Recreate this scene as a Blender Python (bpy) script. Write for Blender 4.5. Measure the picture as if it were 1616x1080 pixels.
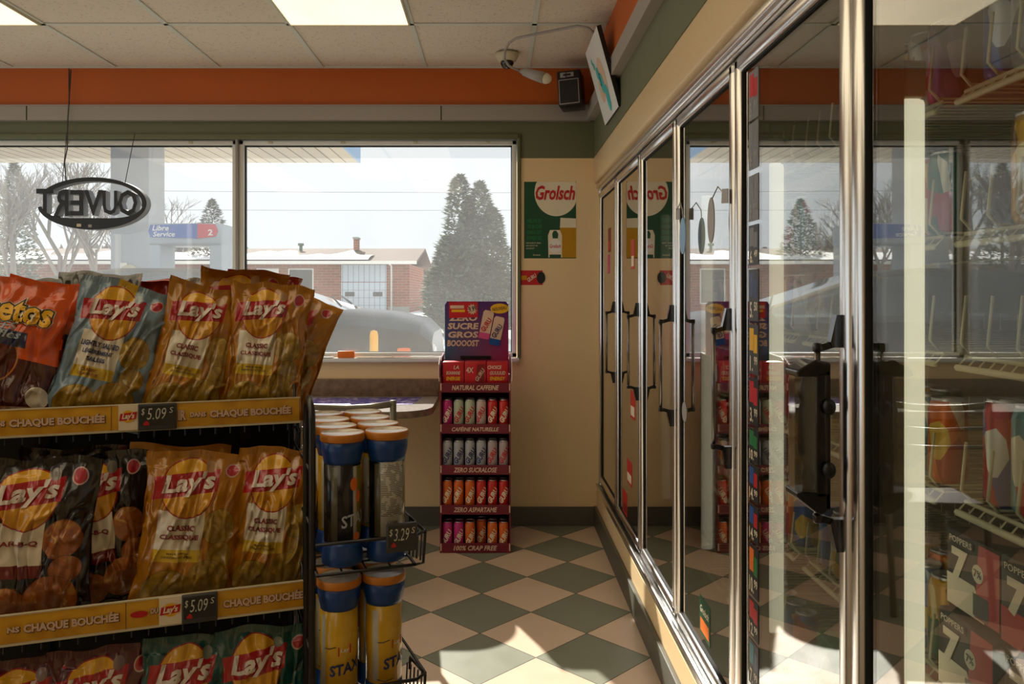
import bpy, bmesh, math, random
from mathutils import Vector, Matrix, noise, Euler
SC = bpy.context.scene
for o in list(bpy.data.objects): bpy.data.objects.remove(o)
C = SC.collection
R = math.radians
# ---------------------------------------------------------------- camera
H = 1.371                                   # eye height
F = 1263.0                                  # focal length in pixels of a 1616-pixel-wide frame
cd = bpy.data.cameras.new('camera'); cam = bpy.data.objects.new('camera', cd); C.objects.link(cam)
cam.location = (0, 0, H); cam.rotation_euler = (R(90), 0, 0)
cd.sensor_width = 36; cd.lens = 36 * F / 1616; cd.shift_x = 26 / 1616; cd.shift_y = -75 / 1616
cd.clip_start = .02; cd.clip_end = 400
SC.camera = cam
# ---------------------------------------------------------------- sky, sun, exposure
W = bpy.data.worlds.new('sky'); SC.world = W; W.use_nodes = True
bg = W.node_tree.nodes['Background']; bg.inputs[0].default_value = (.93, .97, 1, 1); bg.inputs[1].default_value = .45
sd = bpy.data.lights.new('sun', 'SUN'); sd.energy = 4.6; sd.angle = R(.9); sd.color = (1, .93, .82)
so = bpy.data.objects.new('sun', sd); C.objects.link(so)
so.rotation_euler = Vector((.55, -1.337, -1)).to_track_quat('-Z', 'Y').to_euler()
so.location = (-6, 14, 12)
SC.view_settings.view_transform = 'Standard'; SC.view_settings.look = 'None'
SC.view_settings.exposure = 1.15; SC.view_settings.gamma = 1; SC.view_settings.use_curve_mapping = False
LAMP = .95                                   # ceiling troffers
# ---------------------------------------------------------------- colours and materials
def c(h, k=1):
    h = h.lstrip('#'); r = []
    for i in (0, 2, 4):
        v = int(h[i:i+2], 16) / 255
        r.append((v/12.92 if v <= .04045 else ((v+.055)/1.055)**2.4) * k)
    return (*r, 1)
class G:
    """small node-graph writer"""
    def __init__(s, name, rough=.5, metal=0, spec=.5, coat=0):
        s.m = bpy.data.materials.new(name); s.m.use_nodes = True; s.t = s.m.node_tree
        s.b = s.t.nodes['Principled BSDF']; s.b.inputs['Roughness'].default_value = rough
        s.b.inputs['Metallic'].default_value = metal; s.b.inputs['Specular IOR Level'].default_value = spec
        s.b.inputs['Coat Weight'].default_value = coat; s.out = s.t.nodes['Material Output']
        s._uv = None
    def n(s, ty, **k):
        n = s.t.nodes.new(ty)
        for a, v in k.items(): setattr(n, a, v)
        return n
    def put(s, sock, v):
        if isinstance(v, bpy.types.NodeSocket): s.t.links.new(v, sock)
        elif v is not None: sock.default_value = v
    def f(s, op, a, b=None, cc=None):
        n = s.n('ShaderNodeMath', operation=op)
        s.put(n.inputs[0], a); s.put(n.inputs[1], b); s.put(n.inputs[2], cc); return n.outputs[0]
    def mix(s, fac, a, b):
        n = s.n('ShaderNodeMix', data_type='RGBA'); s.put(n.inputs[0], fac); s.put(n.inputs[6], a); s.put(n.inputs[7], b)
        return n.outputs[2]
    def uv(s):
        if not s._uv:
            t = s.n('ShaderNodeTexCoord'); x = s.n('ShaderNodeSeparateXYZ'); s.t.links.new(t.outputs['UV'], x.inputs[0])
            s._uv = (x.outputs[0], x.outputs[1], t.outputs['UV'])
        return s._uv
    def pos(s, kind='Object'):
        if kind == 'World':
            g = s.n('ShaderNodeNewGeometry'); v = g.outputs['Position']
        else: v = s.n('ShaderNodeTexCoord').outputs[kind]
        x = s.n('ShaderNodeSeparateXYZ'); s.t.links.new(v, x.inputs[0]); return x.outputs[0], x.outputs[1], x.outputs[2], v
    def disc(s, cx, cy, r, asp=1, rx=1):
        u, v, _ = s.uv()
        a = s.f('DIVIDE', s.f('SUBTRACT', u, cx), rx); b = s.f('MULTIPLY', s.f('SUBTRACT', v, cy), asp)
        d = s.f('SQRT', s.f('ADD', s.f('MULTIPLY', a, a), s.f('MULTIPLY', b, b)))
        return s.f('LESS_THAN', d, r)
    def rect(s, u0, u1, v0, v1, sl=0, sk=0):     # sl: slope of the horizontals, sk: skew of the verticals
        u, v, _ = s.uv()
        vv = s.f('SUBTRACT', v, s.f('MULTIPLY', u, sl)); uu = s.f('SUBTRACT', u, s.f('MULTIPLY', v, sk))
        a = s.f('MULTIPLY', s.f('GREATER_THAN', uu, u0), s.f('LESS_THAN', uu, u1))
        b = s.f('MULTIPLY', s.f('GREATER_THAN', vv, v0), s.f('LESS_THAN', vv, v1))
        return s.f('MULTIPLY', a, b)
    def noise(s, scale, vec=None, detail=3, dist=0):
        n = s.n('ShaderNodeTexNoise'); n.inputs['Scale'].default_value = scale; n.inputs['Detail'].default_value = detail
        n.inputs['Distortion'].default_value = dist
        if vec: s.t.links.new(vec, n.inputs['Vector'])
        return n.outputs[0]
    def ramp(s, fac, *st):
        n = s.n('ShaderNodeValToRGB'); s.put(n.inputs[0], fac); e = n.color_ramp.elements
        while len(e) < len(st): e.new(.5)
        for i, (p, col) in enumerate(st): e[i].position = p; e[i].color = col
        return n.outputs[0]
    def col(s, v): s.put(s.b.inputs['Base Color'], v); return s
    def bump(s, h, st=.3, d=.01):
        n = s.n('ShaderNodeBump'); n.inputs['Strength'].default_value = st; n.inputs['Distance'].default_value = d
        s.put(n.inputs['Height'], h); s.t.links.new(n.outputs[0], s.b.inputs['Normal']); return s
    def emit(s, colr, k):
        s.b.inputs['Emission Color'].default_value = colr; s.b.inputs['Emission Strength'].default_value = k; return s
def simple(name, col, rough=.5, metal=0, spec=.5, nz=0, nsc=20, bump=0, coat=0):
    g = G(name, rough, metal, spec, coat)
    if nz:
        x, y, z, v = g.pos(); k = g.noise(nsc, v)
        a = tuple(q*(1-nz) for q in col[:3]) + (1,); b = tuple(min(1, q*(1+nz)) for q in col[:3]) + (1,)
        g.col(g.ramp(k, (.3, a), (.7, b)))
        if bump: g.bump(k, bump)
    else: g.col(col)
    return g.m
def glass_mat(name, f0=.04, k=1.0, tint=(1, 1, 1, 1), rough=.02, haze=0, hazecol=(.9, .93, .95, 1)):
    """clear pane: transparent with Schlick reflection, optional film of dust that scatters"""
    g = G(name); t = g.t
    geo = g.n('ShaderNodeNewGeometry'); dp = g.n('ShaderNodeVectorMath', operation='DOT_PRODUCT')
    t.links.new(geo.outputs['Incoming'], dp.inputs[0]); t.links.new(geo.outputs['Normal'], dp.inputs[1])
    cs = g.f('ABSOLUTE', dp.outputs['Value']); p = g.f('POWER', g.f('SUBTRACT', 1, cs), 5)
    fr = g.f('MULTIPLY', g.f('ADD', f0, g.f('MULTIPLY', p, 1-f0)), k); fr = g.f('MINIMUM', fr, .96)
    tr = g.n('ShaderNodeBsdfTransparent'); tr.inputs[0].default_value = tint
    gl = g.n('ShaderNodeBsdfGlossy'); gl.inputs['Roughness'].default_value = rough
    mx = g.n('ShaderNodeMixShader'); t.links.new(fr, mx.inputs[0]); t.links.new(tr.outputs[0], mx.inputs[1]); t.links.new(gl.outputs[0], mx.inputs[2])
    last = mx.outputs[0]
    if haze:
        tl = g.n('ShaderNodeBsdfTranslucent'); tl.inputs[0].default_value = hazecol
        m2 = g.n('ShaderNodeMixShader'); x, y, z, v = g.pos('World')
        nz = g.noise(3, v, 4); g.put(m2.inputs[0], g.f('MULTIPLY', g.f('ADD', nz, .5), haze))
        t.links.new(last, m2.inputs[1]); t.links.new(tl.outputs[0], m2.inputs[2]); last = m2.outputs[0]
    t.links.new(last, g.out.inputs[0]); t.nodes.remove(g.b); return g.m
# ---------------------------------------------------------------- mesh building
_tc = {}
def text2d(body, w=None, h=None, shear=0, bold=0, sub=None):
    """lettering as flat triangles centred on the origin and fitted to w x h"""
    key = (body, shear, bold)
    if key not in _tc:
        cu = bpy.data.curves.new('t', 'FONT'); cu.body = body; cu.shear = shear; cu.offset = bold; cu.resolution_u = 2
        cu.fill_mode = 'FRONT' if hasattr(cu, 'fill_mode') else 'FRONT'
        ob = bpy.data.objects.new('t', cu); C.objects.link(ob); bpy.context.view_layer.update()
        me = bpy.data.meshes.new_from_object(ob.evaluated_get(bpy.context.evaluated_depsgraph_get()))
        V = [(v.co.x, v.co.y) for v in me.vertices]; Fc = [tuple(p.vertices) for p in me.polygons]
        bpy.data.objects.remove(ob); bpy.data.curves.remove(cu); bpy.data.meshes.remove(me)
        xs = [a for a, b in V]; ys = [b for a, b in V]
        x0, x1, y0, y1 = min(xs), max(xs), min(ys), max(ys)
        _tc[key] = ([((a-(x0+x1)/2), (b-(y0+y1)/2)) for a, b in V], Fc, x1-x0, y1-y0)
    V, Fc, tw, th = _tc[key]
    sx = w/tw if w else h/th; sy = h/th if h else sx
    V = [(a*sx, b*sy) for a, b in V]
    if sub: V, Fc = subdiv(V, Fc, sub)
    return V, Fc
def subdiv(V, Fc, L):
    bm = bmesh.new(); vs = [bm.verts.new((a, b, 0)) for a, b in V]
    for f in Fc:
        try: bm.faces.new([vs[i] for i in f])
        except ValueError: pass
    bmesh.ops.triangulate(bm, faces=bm.faces[:])
    for _ in range(6):
        es = [e for e in bm.edges if e.calc_length() > L]
        if not es: break
        bmesh.ops.subdivide_edges(bm, edges=es, cuts=1); bmesh.ops.triangulate(bm, faces=[f for f in bm.faces if len(f.verts) > 3])
    bm.verts.index_update(); V2 = [(v.co.x, v.co.y) for v in bm.verts]; F2 = [tuple(v.index for v in f.verts) for f in bm.faces]; bm.free()
    return V2, F2
class MB:
    def __init__(s): s.V = []; s.F = []; s.M = []; s.S = []; s.U = []; s.fu = {}
    def add(s, V, Fc, mi=0, sm=False, uv=None):
        b = len(s.V); s.V += [tuple(v) for v in V]
        for k, f in enumerate(Fc):
            if uv: s.fu[len(s.F)] = uv[k]
            s.F.append(tuple(b+i for i in f)); s.M.append(mi); s.S.append(sm)
        return s
    def box(s, x0, x1, y0, y1, z0, z1, mi=0, fn=None):
        V = [(x, y, z) for x in (x0, x1) for y in (y0, y1) for z in (z0, z1)]
        if fn: V = [fn(Vector(v)) for v in V]
        return s.add(V, [(0,1,3,2), (4,6,7,5), (0,4,5,1), (2,3,7,6), (0,2,6,4), (1,5,7,3)], mi)
    def bbox(s, x0, x1, y0, y1, z0, z1, r=.004, mi=0, seg=2):
        bm = bmesh.new(); bmesh.ops.create_cube(bm, size=1)
        for v in bm.verts: v.co = Vector(((x0+x1)/2 + v.co.x*(x1-x0), (y0+y1)/2 + v.co.y*(y1-y0), (z0+z1)/2 + v.co.z*(z1-z0)))
        bmesh.ops.bevel(bm, geom=bm.edges[:], offset=r, segments=seg, affect='EDGES', profile=.5)
        bm.verts.index_update(); V = [v.co[:] for v in bm.verts]; Fc = [tuple(v.index for v in f.verts) for f in bm.faces]; bm.free()
        return s.add(V, Fc, mi, True)
    def tube(s, pts, r, seg=8, mi=0, cap=True, closed=False):
        pts = [Vector(p) for p in pts]; n = len(pts); rs = r if isinstance(r, (list, tuple)) else [r]*n
        V = []; Fc = []; up = None
        for i, p in enumerate(pts):
            if closed: d = (pts[(i+1) % n]-pts[i-1])
            else: d = (pts[min(i+1, n-1)]-pts[max(i-1, 0)])
            d.normalize()
            if up is None: up = Vector((0, 0, 1)) if abs(d.z) < .9 else Vector((1, 0, 0))
            a = d.cross(up)
            if a.length < 1e-4: a = d.cross(Vector((.3, 1, .2)))
            a.normalize(); b = a.cross(d).normalized(); up = b
            for k in range(seg):
                t = 2*math.pi*k/seg; V.append(p + a*(rs[i]*math.cos(t)) + b*(rs[i]*math.sin(t)))
        m = n if closed else n-1
        for i in range(m):
            for k in range(seg):
                j = (i+1) % n
                Fc.append((i*seg+k, i*seg+(k+1) % seg, j*seg+(k+1) % seg, j*seg+k))
        if cap and not closed: Fc += [tuple(range(seg))[::-1], tuple((n-1)*seg+k for k in range(seg))]
        return s.add(V, Fc, mi, seg > 4)
    def lathe(s, prof, seg=24, at=(0, 0, 0), mi=0, sm=True, mis=None, uvv=False, fn=None, cap0=True):
        V = []; Fc = []; uv = []
        n = len(prof)
        for r, z in prof:
            for k in range(seg):
                t = 2*math.pi*k/seg; v = Vector((at[0]+r*math.cos(t), at[1]+r*math.sin(t), at[2]+z)); V.append(fn(v) if fn else v)
        z0, z1 = prof[0][1], prof[-1][1]; zz = max(1e-6, z1-z0)
        b0 = len(s.F)
        for i in range(n-1):
            for k in range(seg):
                Fc.append((i*seg+k, i*seg+(k+1) % seg, (i+1)*seg+(k+1) % seg, (i+1)*seg+k))
                va, vb = (prof[i][1]-z0)/zz, (prof[i+1][1]-z0)/zz
                uv.append(((k/seg, va), ((k+1)/seg, va), ((k+1)/seg, vb), (k/seg, vb)))
        nb = len(Fc)
        if prof[0][0] > 1e-5 and cap0: Fc.append(tuple(range(seg))[::-1]); uv.append(tuple((.5, 0) for _ in range(seg)))
        if prof[-1][0] > 1e-5: Fc.append(tuple((n-1)*seg+k for k in range(seg))); uv.append(tuple((.5, 1) for _ in range(seg)))
        s.add(V, Fc, mi, sm, uv if uvv else None)
        for q in range(b0+nb, len(s.S)): s.S[q] = False
        if mis:
            for i in range(n-1):
                for k in range(seg): s.M[b0+i*seg+k] = mis[i]
        return s
    def prism(s, poly, fn, d0, d1, mi=0, sm=False, mside=None):
        """poly: 2D outline, fn(a, b, d) -> point, thickness from d0 to d1"""
        n = len(poly); V = [fn(a, b, d0) for a, b in poly] + [fn(a, b, d1) for a, b in poly]
        s.add(V, [tuple(range(n))[::-1], tuple(range(n, 2*n))], mi)
        s.F += []; base = len(s.V)-2*n
        for i in range(n):
            j = (i+1) % n; s.F.append((base+i, base+j, base+n+j, base+n+i)); s.M.append(mi if mside is None else mside); s.S.append(sm)
        return s
    def quad(s, p, mi=0, uv=((0, 0), (1, 0), (1, 1), (0, 1))):
        return s.add(p, [tuple(range(len(p)))], mi, False, [uv] if len(p) == 4 else None)
    def text(s, fn, body, w=None, h=None, x=0, y=0, rot=0, shear=0, bold=0, mi=0, sub=None, th=0):
        V, Fc = text2d(body, w, h, shear, bold, sub); cr, sr = math.cos(rot), math.sin(rot)
        P = [(x+a*cr-b*sr, y+a*sr+b*cr) for a, b in V]
        return s.add([fn(a, b) for a, b in P], Fc, mi)
    def build(s, name, mats, parent=None, label=None, bevel=0, loc=None):
        me = bpy.data.meshes.new(name); me.from_pydata(s.V, [], s.F)
        for m in (mats if isinstance(mats, (list, tuple)) else [mats]): me.materials.append(MT[m] if isinstance(m, str) else m)
        me.polygons.foreach_set('material_index', s.M); me.polygons.foreach_set('use_smooth', s.S)
        if s.fu:
            uvl = me.uv_layers.new(name='UVMap')
            for fi, us in s.fu.items():
                for li, q in zip(me.polygons[fi].loop_indices, us): uvl.data[li].uv = q
        me.validate(); me.update()
        o = bpy.data.objects.new(name, me); C.objects.link(o)
        if parent: o.parent = parent
        if label: o['label'] = label
        if loc: o.location = loc
        if bevel:
            b = o.modifiers.new('b', 'BEVEL'); b.width = bevel; b.segments = 2; b.limit_method = 'ANGLE'; b.angle_limit = R(40)
        return o
def tag(o, label=None, cat=None, group=None, kind=None):
    for k, v in (('label', label), ('category', cat), ('group', group), ('kind', kind)):
        if v: o[k] = v
    return o
def thing(name, label, cat, loc=(0, 0, 0), rot=(0, 0, 0), group=None):
    o = bpy.data.objects.new(name, None); C.objects.link(o); o.empty_display_size = .05
    o.location = loc; o.rotation_euler = rot
    return tag(o, label, cat, group)
def struct(o): o['kind'] = 'structure'; return o
def copy_tree(o, parent=None):
    n = o.copy(); C.objects.link(n); n.parent = parent
    for ch in list(o.children): copy_tree(ch, n)
    return n
def pl(o, ux, uz):
    o, ux, uz = Vector(o), Vector(ux), Vector(uz)
    return lambda a, b: o + ux*a + uz*b
def px(x, y, d): return Vector(((x-782)*d/F, d, H-(y-465)*d/F))
def ell(cx, cy, rx, ry, n=32, a0=0, a1=2*math.pi):
    return [(cx+rx*math.cos(a0+(a1-a0)*i/n), cy+ry*math.sin(a0+(a1-a0)*i/n)) for i in range(n)]
MT = {}
def M(name, col, **k): MT[name] = simple(name, c(col) if isinstance(col, str) else col, **k)
# ---------------------------------------------------------------- shared materials
M('chrome', (.84, .83, .82, 1), rough=.25, metal=1)
M('chrome_dark', (.22, .2, .19, 1), rough=.2, metal=1)
M('steel', (.55, .55, .53, 1), rough=.35, metal=1)
M('black', '#111213', rough=.35)
M('black_wire', '#0d0d0e', rough=.3, spec=.6)
M('dark_gap', '#1b1a18', rough=.8)
M('white', '#e9e6de', rough=.5)
M('white_frame', '#dfe1de', rough=.4)
M('cream_wire', '#c9c2a0', rough=.4)
M('red', '#c01622', rough=.4); M('dark_red', '#7d0f18', rough=.4); M('orange', '#e8741a', rough=.4)
M('yellow', '#e9b21c', rough=.4); M('green', '#1b7a44', rough=.4); M('dark_green', '#0d4a2c', rough=.5)
M('blue', '#15509c', rough=.35); M('navy', '#1a2a5c', rough=.4); M('teal', '#12747a', rough=.4); M('magenta', '#c2187a', rough=.35)
M('ink', '#15151a', rough=.5); M('grey', '#77787a', rough=.5); M('dark_grey', '#3b3c3e', rough=.5); M('brown', '#4a2a18', rough=.6)
M('cream', '#e8dcc0', rough=.5); M('pink', '#d8508c', rough=.4); M('silver', (.62, .62, .64, 1), rough=.32, metal=.75)
M('gold_can', '#c9951c', rough=.3, metal=.4); M('maroon', '#701428', rough=.45); M('text_cream', '#d9b9a0', rough=.5)
M('grey_trim', '#9d9894', rough=.5); M('grey_ledge', '#a09890', rough=.55)
M('orange_paint', '#bc5a10', rough=.6, nz=.06, nsc=1.5)
M('tbar', '#d0d4ca', rough=.5)
M('lcd', '#2b2d2e', rough=.25); M('lcd_digit', '#c9ccc0', rough=.4)
M('kraft', '#a58660', rough=.8)
M('lid_orange', '#c77b22', rough=.35); M('lid_top', '#d8cfc0', rough=.22, nz=.2, nsc=60)
M('stax_yellow', '#d7a418', rough=.28, nz=.12, nsc=12); M('stax_black', '#17171a', rough=.25); M('stax_label', '#b8b4a6', rough=.45)
M('stax_blue', '#123f80', rough=.3)
M('tan_laminate', '#7a6452', rough=.35, nz=.3, nsc=30)
M('counter_top', '#a8a29c', rough=.25, nz=.12, nsc=45)
M('chair_metal', '#6a6454', rough=.4, metal=.3); M('chair_pad', '#3a1f1c', rough=.7)
M('plastic_black', '#0c0c0d', rough=.22, coat=.5)
M('ivory', '#c9bfa2', rough=.45); M('led_cap', '#8b8672', rough=.5)
M('interior', '#6e6654', rough=.6, nz=.1, nsc=3)
M('skin_wire', '#b7ad86', rough=.4)
MT['glass_cooler'] = glass_mat('glass_cooler', .05, 2.5, (.93, .95, .93, 1), .012)
MT['glass_window'] = glass_mat('glass_window', .04, 1.0, (.97, .98, .98, 1), .0, haze=.038)
MT['glass_cooler_clear'] = glass_mat('glass_plain', .04, 1, (.97, .98, .98, 1), .01)
MT['glass_clear'] = glass_mat('glass_clear', .06, 2.2, (.9, .9, .88, 1), .06)
MT['glass_car'] = glass_mat('glass_car', .06, 2, (.25, .3, .32, 1), .02)
g = G('ceiling_panel', .6); g.col(c('#efe4c8')); x, y, z, v = g.pos(); g.emit((1, .84, .58, 1), 1)
g.put(g.b.inputs['Emission Strength'], g.f('MULTIPLY', g.f('ADD', g.f('MULTIPLY', g.noise(2.2, v, 1), .5), .75), LAMP*.6)); MT['ceiling_panel'] = g.m
g = G('led_tube', .5); g.col(c('#e9e3c0')); g.emit((1, .92, .66, 1), .42); MT['led_tube'] = g.m
g = G('floor_tile', .32, spec=.3); x, y, z, v = g.pos('World'); D = .4315
dx = g.f('ADD', x, .063); dy = g.f('SUBTRACT', y, 3.452)
p = g.f('ADD', g.f('DIVIDE', g.f('ADD', dx, dy), D), 40.5); q = g.f('ADD', g.f('DIVIDE', g.f('SUBTRACT', dx, dy), D), 40.5)
par = g.f('MODULO', g.f('ADD', g.f('FLOOR', p), g.f('FLOOR', q)), 2)
def edge(k):
    fr = g.f('FRACT', k); return g.f('LESS_THAN', g.f('MINIMUM', fr, g.f('SUBTRACT', 1, fr)), .006)
gr = g.f('MAXIMUM', edge(p), edge(q)); nz = g.noise(9, v, 5); nf = g.noise(160, v, 2)
dark = g.mix(nz, c('#7a7c6a'), c('#8c8e7e')); light = g.mix(nz, c('#cfb59c'), c('#dcc4ac'))
base = g.mix(par, dark, light); sp = g.f('GREATER_THAN', nf, .72); base = g.mix(g.f('MULTIPLY', sp, .25), base, c('#4a4438'))
g.col(g.mix(gr, base, c('#3a352c'))); g.put(g.b.inputs['Roughness'], g.f('ADD', .37, g.f('MULTIPLY', nz, .22))); g.bump(g.f('SUBTRACT', 1, gr), .25, .002); MT['floor_tile'] = g.m
g = G('ceiling_tile', .85); x, y, z, v = g.pos('World'); nf = g.noise(75, v, 4); hole = g.f('GREATER_THAN', nf, .63)
lo = g.noise(1.3, v, 3); base = g.mix(lo, c('#d4c9b8'), c('#e4dac9')); g.col(g.mix(g.f('MULTIPLY', hole, .5), base, c('#a09480'))); g.bump(nf, .35, .004); MT['ceiling_tile'] = g.m
g = G('wall_beige', .55); x, y, z, v = g.pos('World'); nf = g.noise(140, v, 3); lo = g.noise(1.1, v, 3)
olive = g.f('GREATER_THAN', z, 2.18); base = g.mix(lo, c('#e6c898'), c('#eed2a2')); g.col(g.mix(olive, base, g.mix(lo, c('#5f6348'), c('#6b6f52')))); g.bump(nf, .12, .003); MT['wall_beige'] = g.m
g = G('fascia_beige', .38); x, y, z, v = g.pos('World'); nf = g.noise(170, v, 3); lo = g.noise(1.1, v, 3)
g.col(g.mix(lo, c('#d8bc8e'), c('#e4ca9e'))); g.bump(nf, .5, .004); MT['fascia_beige'] = g.m
M('olive', '#666a4e', rough=.55, nz=.05, nsc=2)
M('baseboard', '#57564c', rough=.45, nz=.08, nsc=5)
def poster_tile(n, a, b): 
    g = G(n, .5); x, y, z, v = g.pos(); k = g.noise(22, v, 3, 1.5); g.col(g.ramp(k, (.35, c(a)), (.5, c(b)), (.62, c('#c8b8d0')))); return g.m
MT['placemat'] = poster_tile('placemat', '#3a3590', '#5a48a8')
# exterior
g = G('snow_ground', .8); x, y, z, v = g.pos('World'); nf = g.noise(.35, v, 4, .5); wet = g.f('LESS_THAN', g.f('ADD', y, g.f('MULTIPLY', nf, 4)), 24)
g.col(g.mix(wet, g.mix(nf, c('#c9ccd0'), c('#e2e4e6')), g.ramp(nf, (.4, c('#7d7a76')), (.62, c('#c4c4c4'))))); g.bump(nf, .3, .2); MT['snow_ground'] = g.m
M('snow', '#e6e8ea', rough=.8); M('roof_shingle', '#5a4840', rough=.9, nz=.2, nsc=4); M('concrete', '#9a9890', rough=.9)
g = G('brick', .9); b = g.n('ShaderNodeTexBrick'); x, y, z, v = g.pos(); cb = g.n('ShaderNodeCombineXYZ'); g.put(cb.inputs[0], g.f('ADD', x, y)); g.put(cb.inputs[1], z)
g.t.links.new(cb.outputs[0], b.inputs[0]); b.inputs['Color1'].default_value = c('#8a4a34'); b.inputs['Color2'].default_value = c('#a05a40'); b.inputs['Mortar'].default_value = c('#9a8878'); b.inputs['Scale'].default_value = 1; b.inputs['Brick Width'].default_value = .5; b.inputs['Row Height'].default_value = .15; b.inputs['Mortar Size'].default_value = .015
g.col(b.outputs[0]); MT['brick'] = g.m
def lined(n, a, bcol, per, axis=0, r=.6):
    g = G(n, r); x, y, z, v = g.pos(); k = g.f('FRACT', g.f('DIVIDE', (x, y, z)[axis], per)); g.col(g.mix(g.f('LESS_THAN', k, .12), c(a), c(bcol))); g.bump(k, .2, .01); return g.m
MT['soffit'] = lined('soffit', '#c9bda8', '#7d7466', .3, 0); MT['siding'] = lined('siding', '#c2ccd4', '#8a949c', .3, 0)
M('fascia_blue', '#7fa8d0', rough=.5); M('pump_grey', '#a8b2ba', rough=.5); M('pump_blue', '#2f5cab', rough=.4); M('pump_red', '#d0344a', rough=.4); M('column_grey', '#aab0b8', rough=.5)
M('car_paint', '#0c141f', rough=.3, spec=.4); M('tyre', '#141414', rough=.8); M('lamp_white', '#d8d8d8', rough=.2)
M('bark', '#7d766e', rough=.9); M('conifer', '#66705e', rough=.9, nz=.25, nsc=1.2); M('conifer_dark', '#3e4a3c', rough=.9, nz=.2, nsc=1)
M('cream_print', '#d8ccc0', rough=.35)
g = G('strip_print', .35); x, y, z, v = g.pos(); k = g.n('ShaderNodeTexVoronoi'); k.inputs['Scale'].default_value = 28; g.t.links.new(v, k.inputs[0]); g.col(g.ramp(k.outputs[0], (.2, c('#c8901a')), (.6, c('#d8a428')))); MT['strip_print'] = g.m
# ================================================================ THE SETTING
YB = 4.75; ZC = 2.715; XL = -4.6; YF = -3.6; XR = .586
SE = [4.77 - .675*i for i in range(7)]          # door seams of the cooler, far to near
struct(MB().box(XL, 1.6, YF, YB+.2, -.12, 0).build('floor', 'floor_tile'))
struct(MB().box(XL, 1.6, YF, YB, ZC, ZC+.08).build('ceiling', 'ceiling_tile'))
m = MB()
m.box(XL, .72, YB, YB+.2, 0, .99).box(XL, .72, YB, YB+.2, 2.30, ZC+.08).box(.13, .72, YB, YB+.2, .99, 2.30).box(XL, -4.35, YB, YB+.2, .99, 2.30)
struct(m.build('wall_back', 'wall_beige'))
struct(MB().box(XL-.1, XL, YF, YB+.2, 0, .3).box(XL-.1, XL, YF, YB+.2, 2.6, ZC).box(XL-.1, XL, YF, -2.6, .3, 2.6).box(XL-.1, XL, 4.3, YB+.2, .3, 2.6).build('wall_left', 'wall_beige'))
struct(MB().box(XL, 1.6, YF-.1, YF, 0, ZC).build('wall_front', 'wall_beige'))
m = MB(); m.box(.60, .66, SE[6]-.03, YB, 0, .205).box(.60, .66, YF, SE[6]-.03, 0, 2.03).box(XR, 1.6, YF, YB, 2.19, ZC, 1)
m.box(.66, 1.6, YB, YB+.1, 0, 2.2).box(1.58, 1.6, YF, YB, 0, 2.2)
struct(m.build('wall_right', ['wall_beige', 'olive']))
m = MB(); m.bbox(.583, .66, YF, YB, 2.03, 2.19, .012); struct(m.build('trim_1', 'fascia_beige'))
m = MB(); m.box(XL, .575, YB-.025, YB, 2.487, ZC-.001)
for sx in (-2.52,): m.box(sx, sx+.006, YB-.027, YB-.024, 2.487, ZC, 1)
m.box(.556, XR, YF, YB-.02, 2.487, ZC-.001); struct(m.build('trim_2', ['orange_paint', 'dark_gap']))
m = MB(); m.box(XL, .56, YB-.045, YB, 2.397, 2.487); m.box(.541, XR, YF, YB-.03, 2.397, 2.487)
for sx in (-2.76, -.323): m.box(sx, sx+.006, YB-.0465, YB-.044, 2.397, 2.487, 1)
m.box(XL, .56, YB-.05, YB, 2.480, 2.487, 0)
struct(m.build('trim_3', ['grey_ledge', 'dark_gap']))
struct(MB().box(XL, .6, YB-.012, YB, 0, .112).build('baseboard_back', 'baseboard'))
m = MB(); m.bbox(.582, .60, YF, YB, 0, .115, .003); struct(m.build('baseboard_right', 'baseboard'))
struct(MB().box(XL, XL+.012, YF, YB, 0, .112).build('baseboard_left', 'baseboard'))
# T-bar grid of the dropped ceiling
m = MB()
for k in range(-7, 2):
    gx = -.4155+.6085*k
    if XL < gx < .55: m.box(gx-.012, gx+.012, YF, YB-.03, ZC-.006, ZC-.001)
ry = [3.966-1.22*k for k in range(0, 7)]
for yy in ry: m.box(XL, .55, yy-.012, yy+.012, ZC-.006, ZC-.001)
m.box(XL, .556, YB-.045, YB-.025, ZC-.008, ZC-.001)
struct(m.build('trim_4', 'tbar'))
# windows
def window(name, x0, x1, z0=1.025, z1=2.262):
    r = bpy.data.objects.new(name, None); C.objects.link(r); r.location = ((x0+x1)/2, YB+.05, z0); r['kind'] = 'structure'; xc = (x0+x1)/2
    f = .028; m = MB(); a, b = x0-xc, x1-xc; h = z1-z0
    m.bbox(a-f, a, -.035, .035, -f, h+f, .004).bbox(b, b+f, -.035, .035, -f, h+f, .004).bbox(a-f, b+f, -.035, .035, h, h+f, .004).bbox(a-f, b+f, -.035, .035, -f, 0, .004)
    m.box(a, a+.006, -.012, .012, 0, h, 1).box(b-.006, b, -.012, .012, 0, h, 1).box(a, b, -.012, .012, h-.006, h, 1).box(a, b, -.012, .012, 0, .004, 1)
    for k in range(4):
        xx = a + (b-a)*(.1+.27*k); m.bbox(xx-.012, xx+.012, -.045, -.03, h+.008, h+.02, .003, 2)
    m.build('window_frame', ['white_frame', 'dark_gap', 'ivory'], r)
    MB().box(a, b, -.003, .003, 0, h).build('window_pane', 'glass_window', r)
window('window_1', -1.50, .098); window('window_2', -4.30, -1.568)
r = bpy.data.objects.new('fill_window', None); C.objects.link(r); r.location = (XL-.05, .85, .3); struct(r)  # unseen side window, added to let in sky light from the left
m = MB()
for yy in (-3.45, -1.15, 1.15, 3.41): m.bbox(-.04, .04, yy, yy+.04, 0, 2.3, .004)
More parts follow.
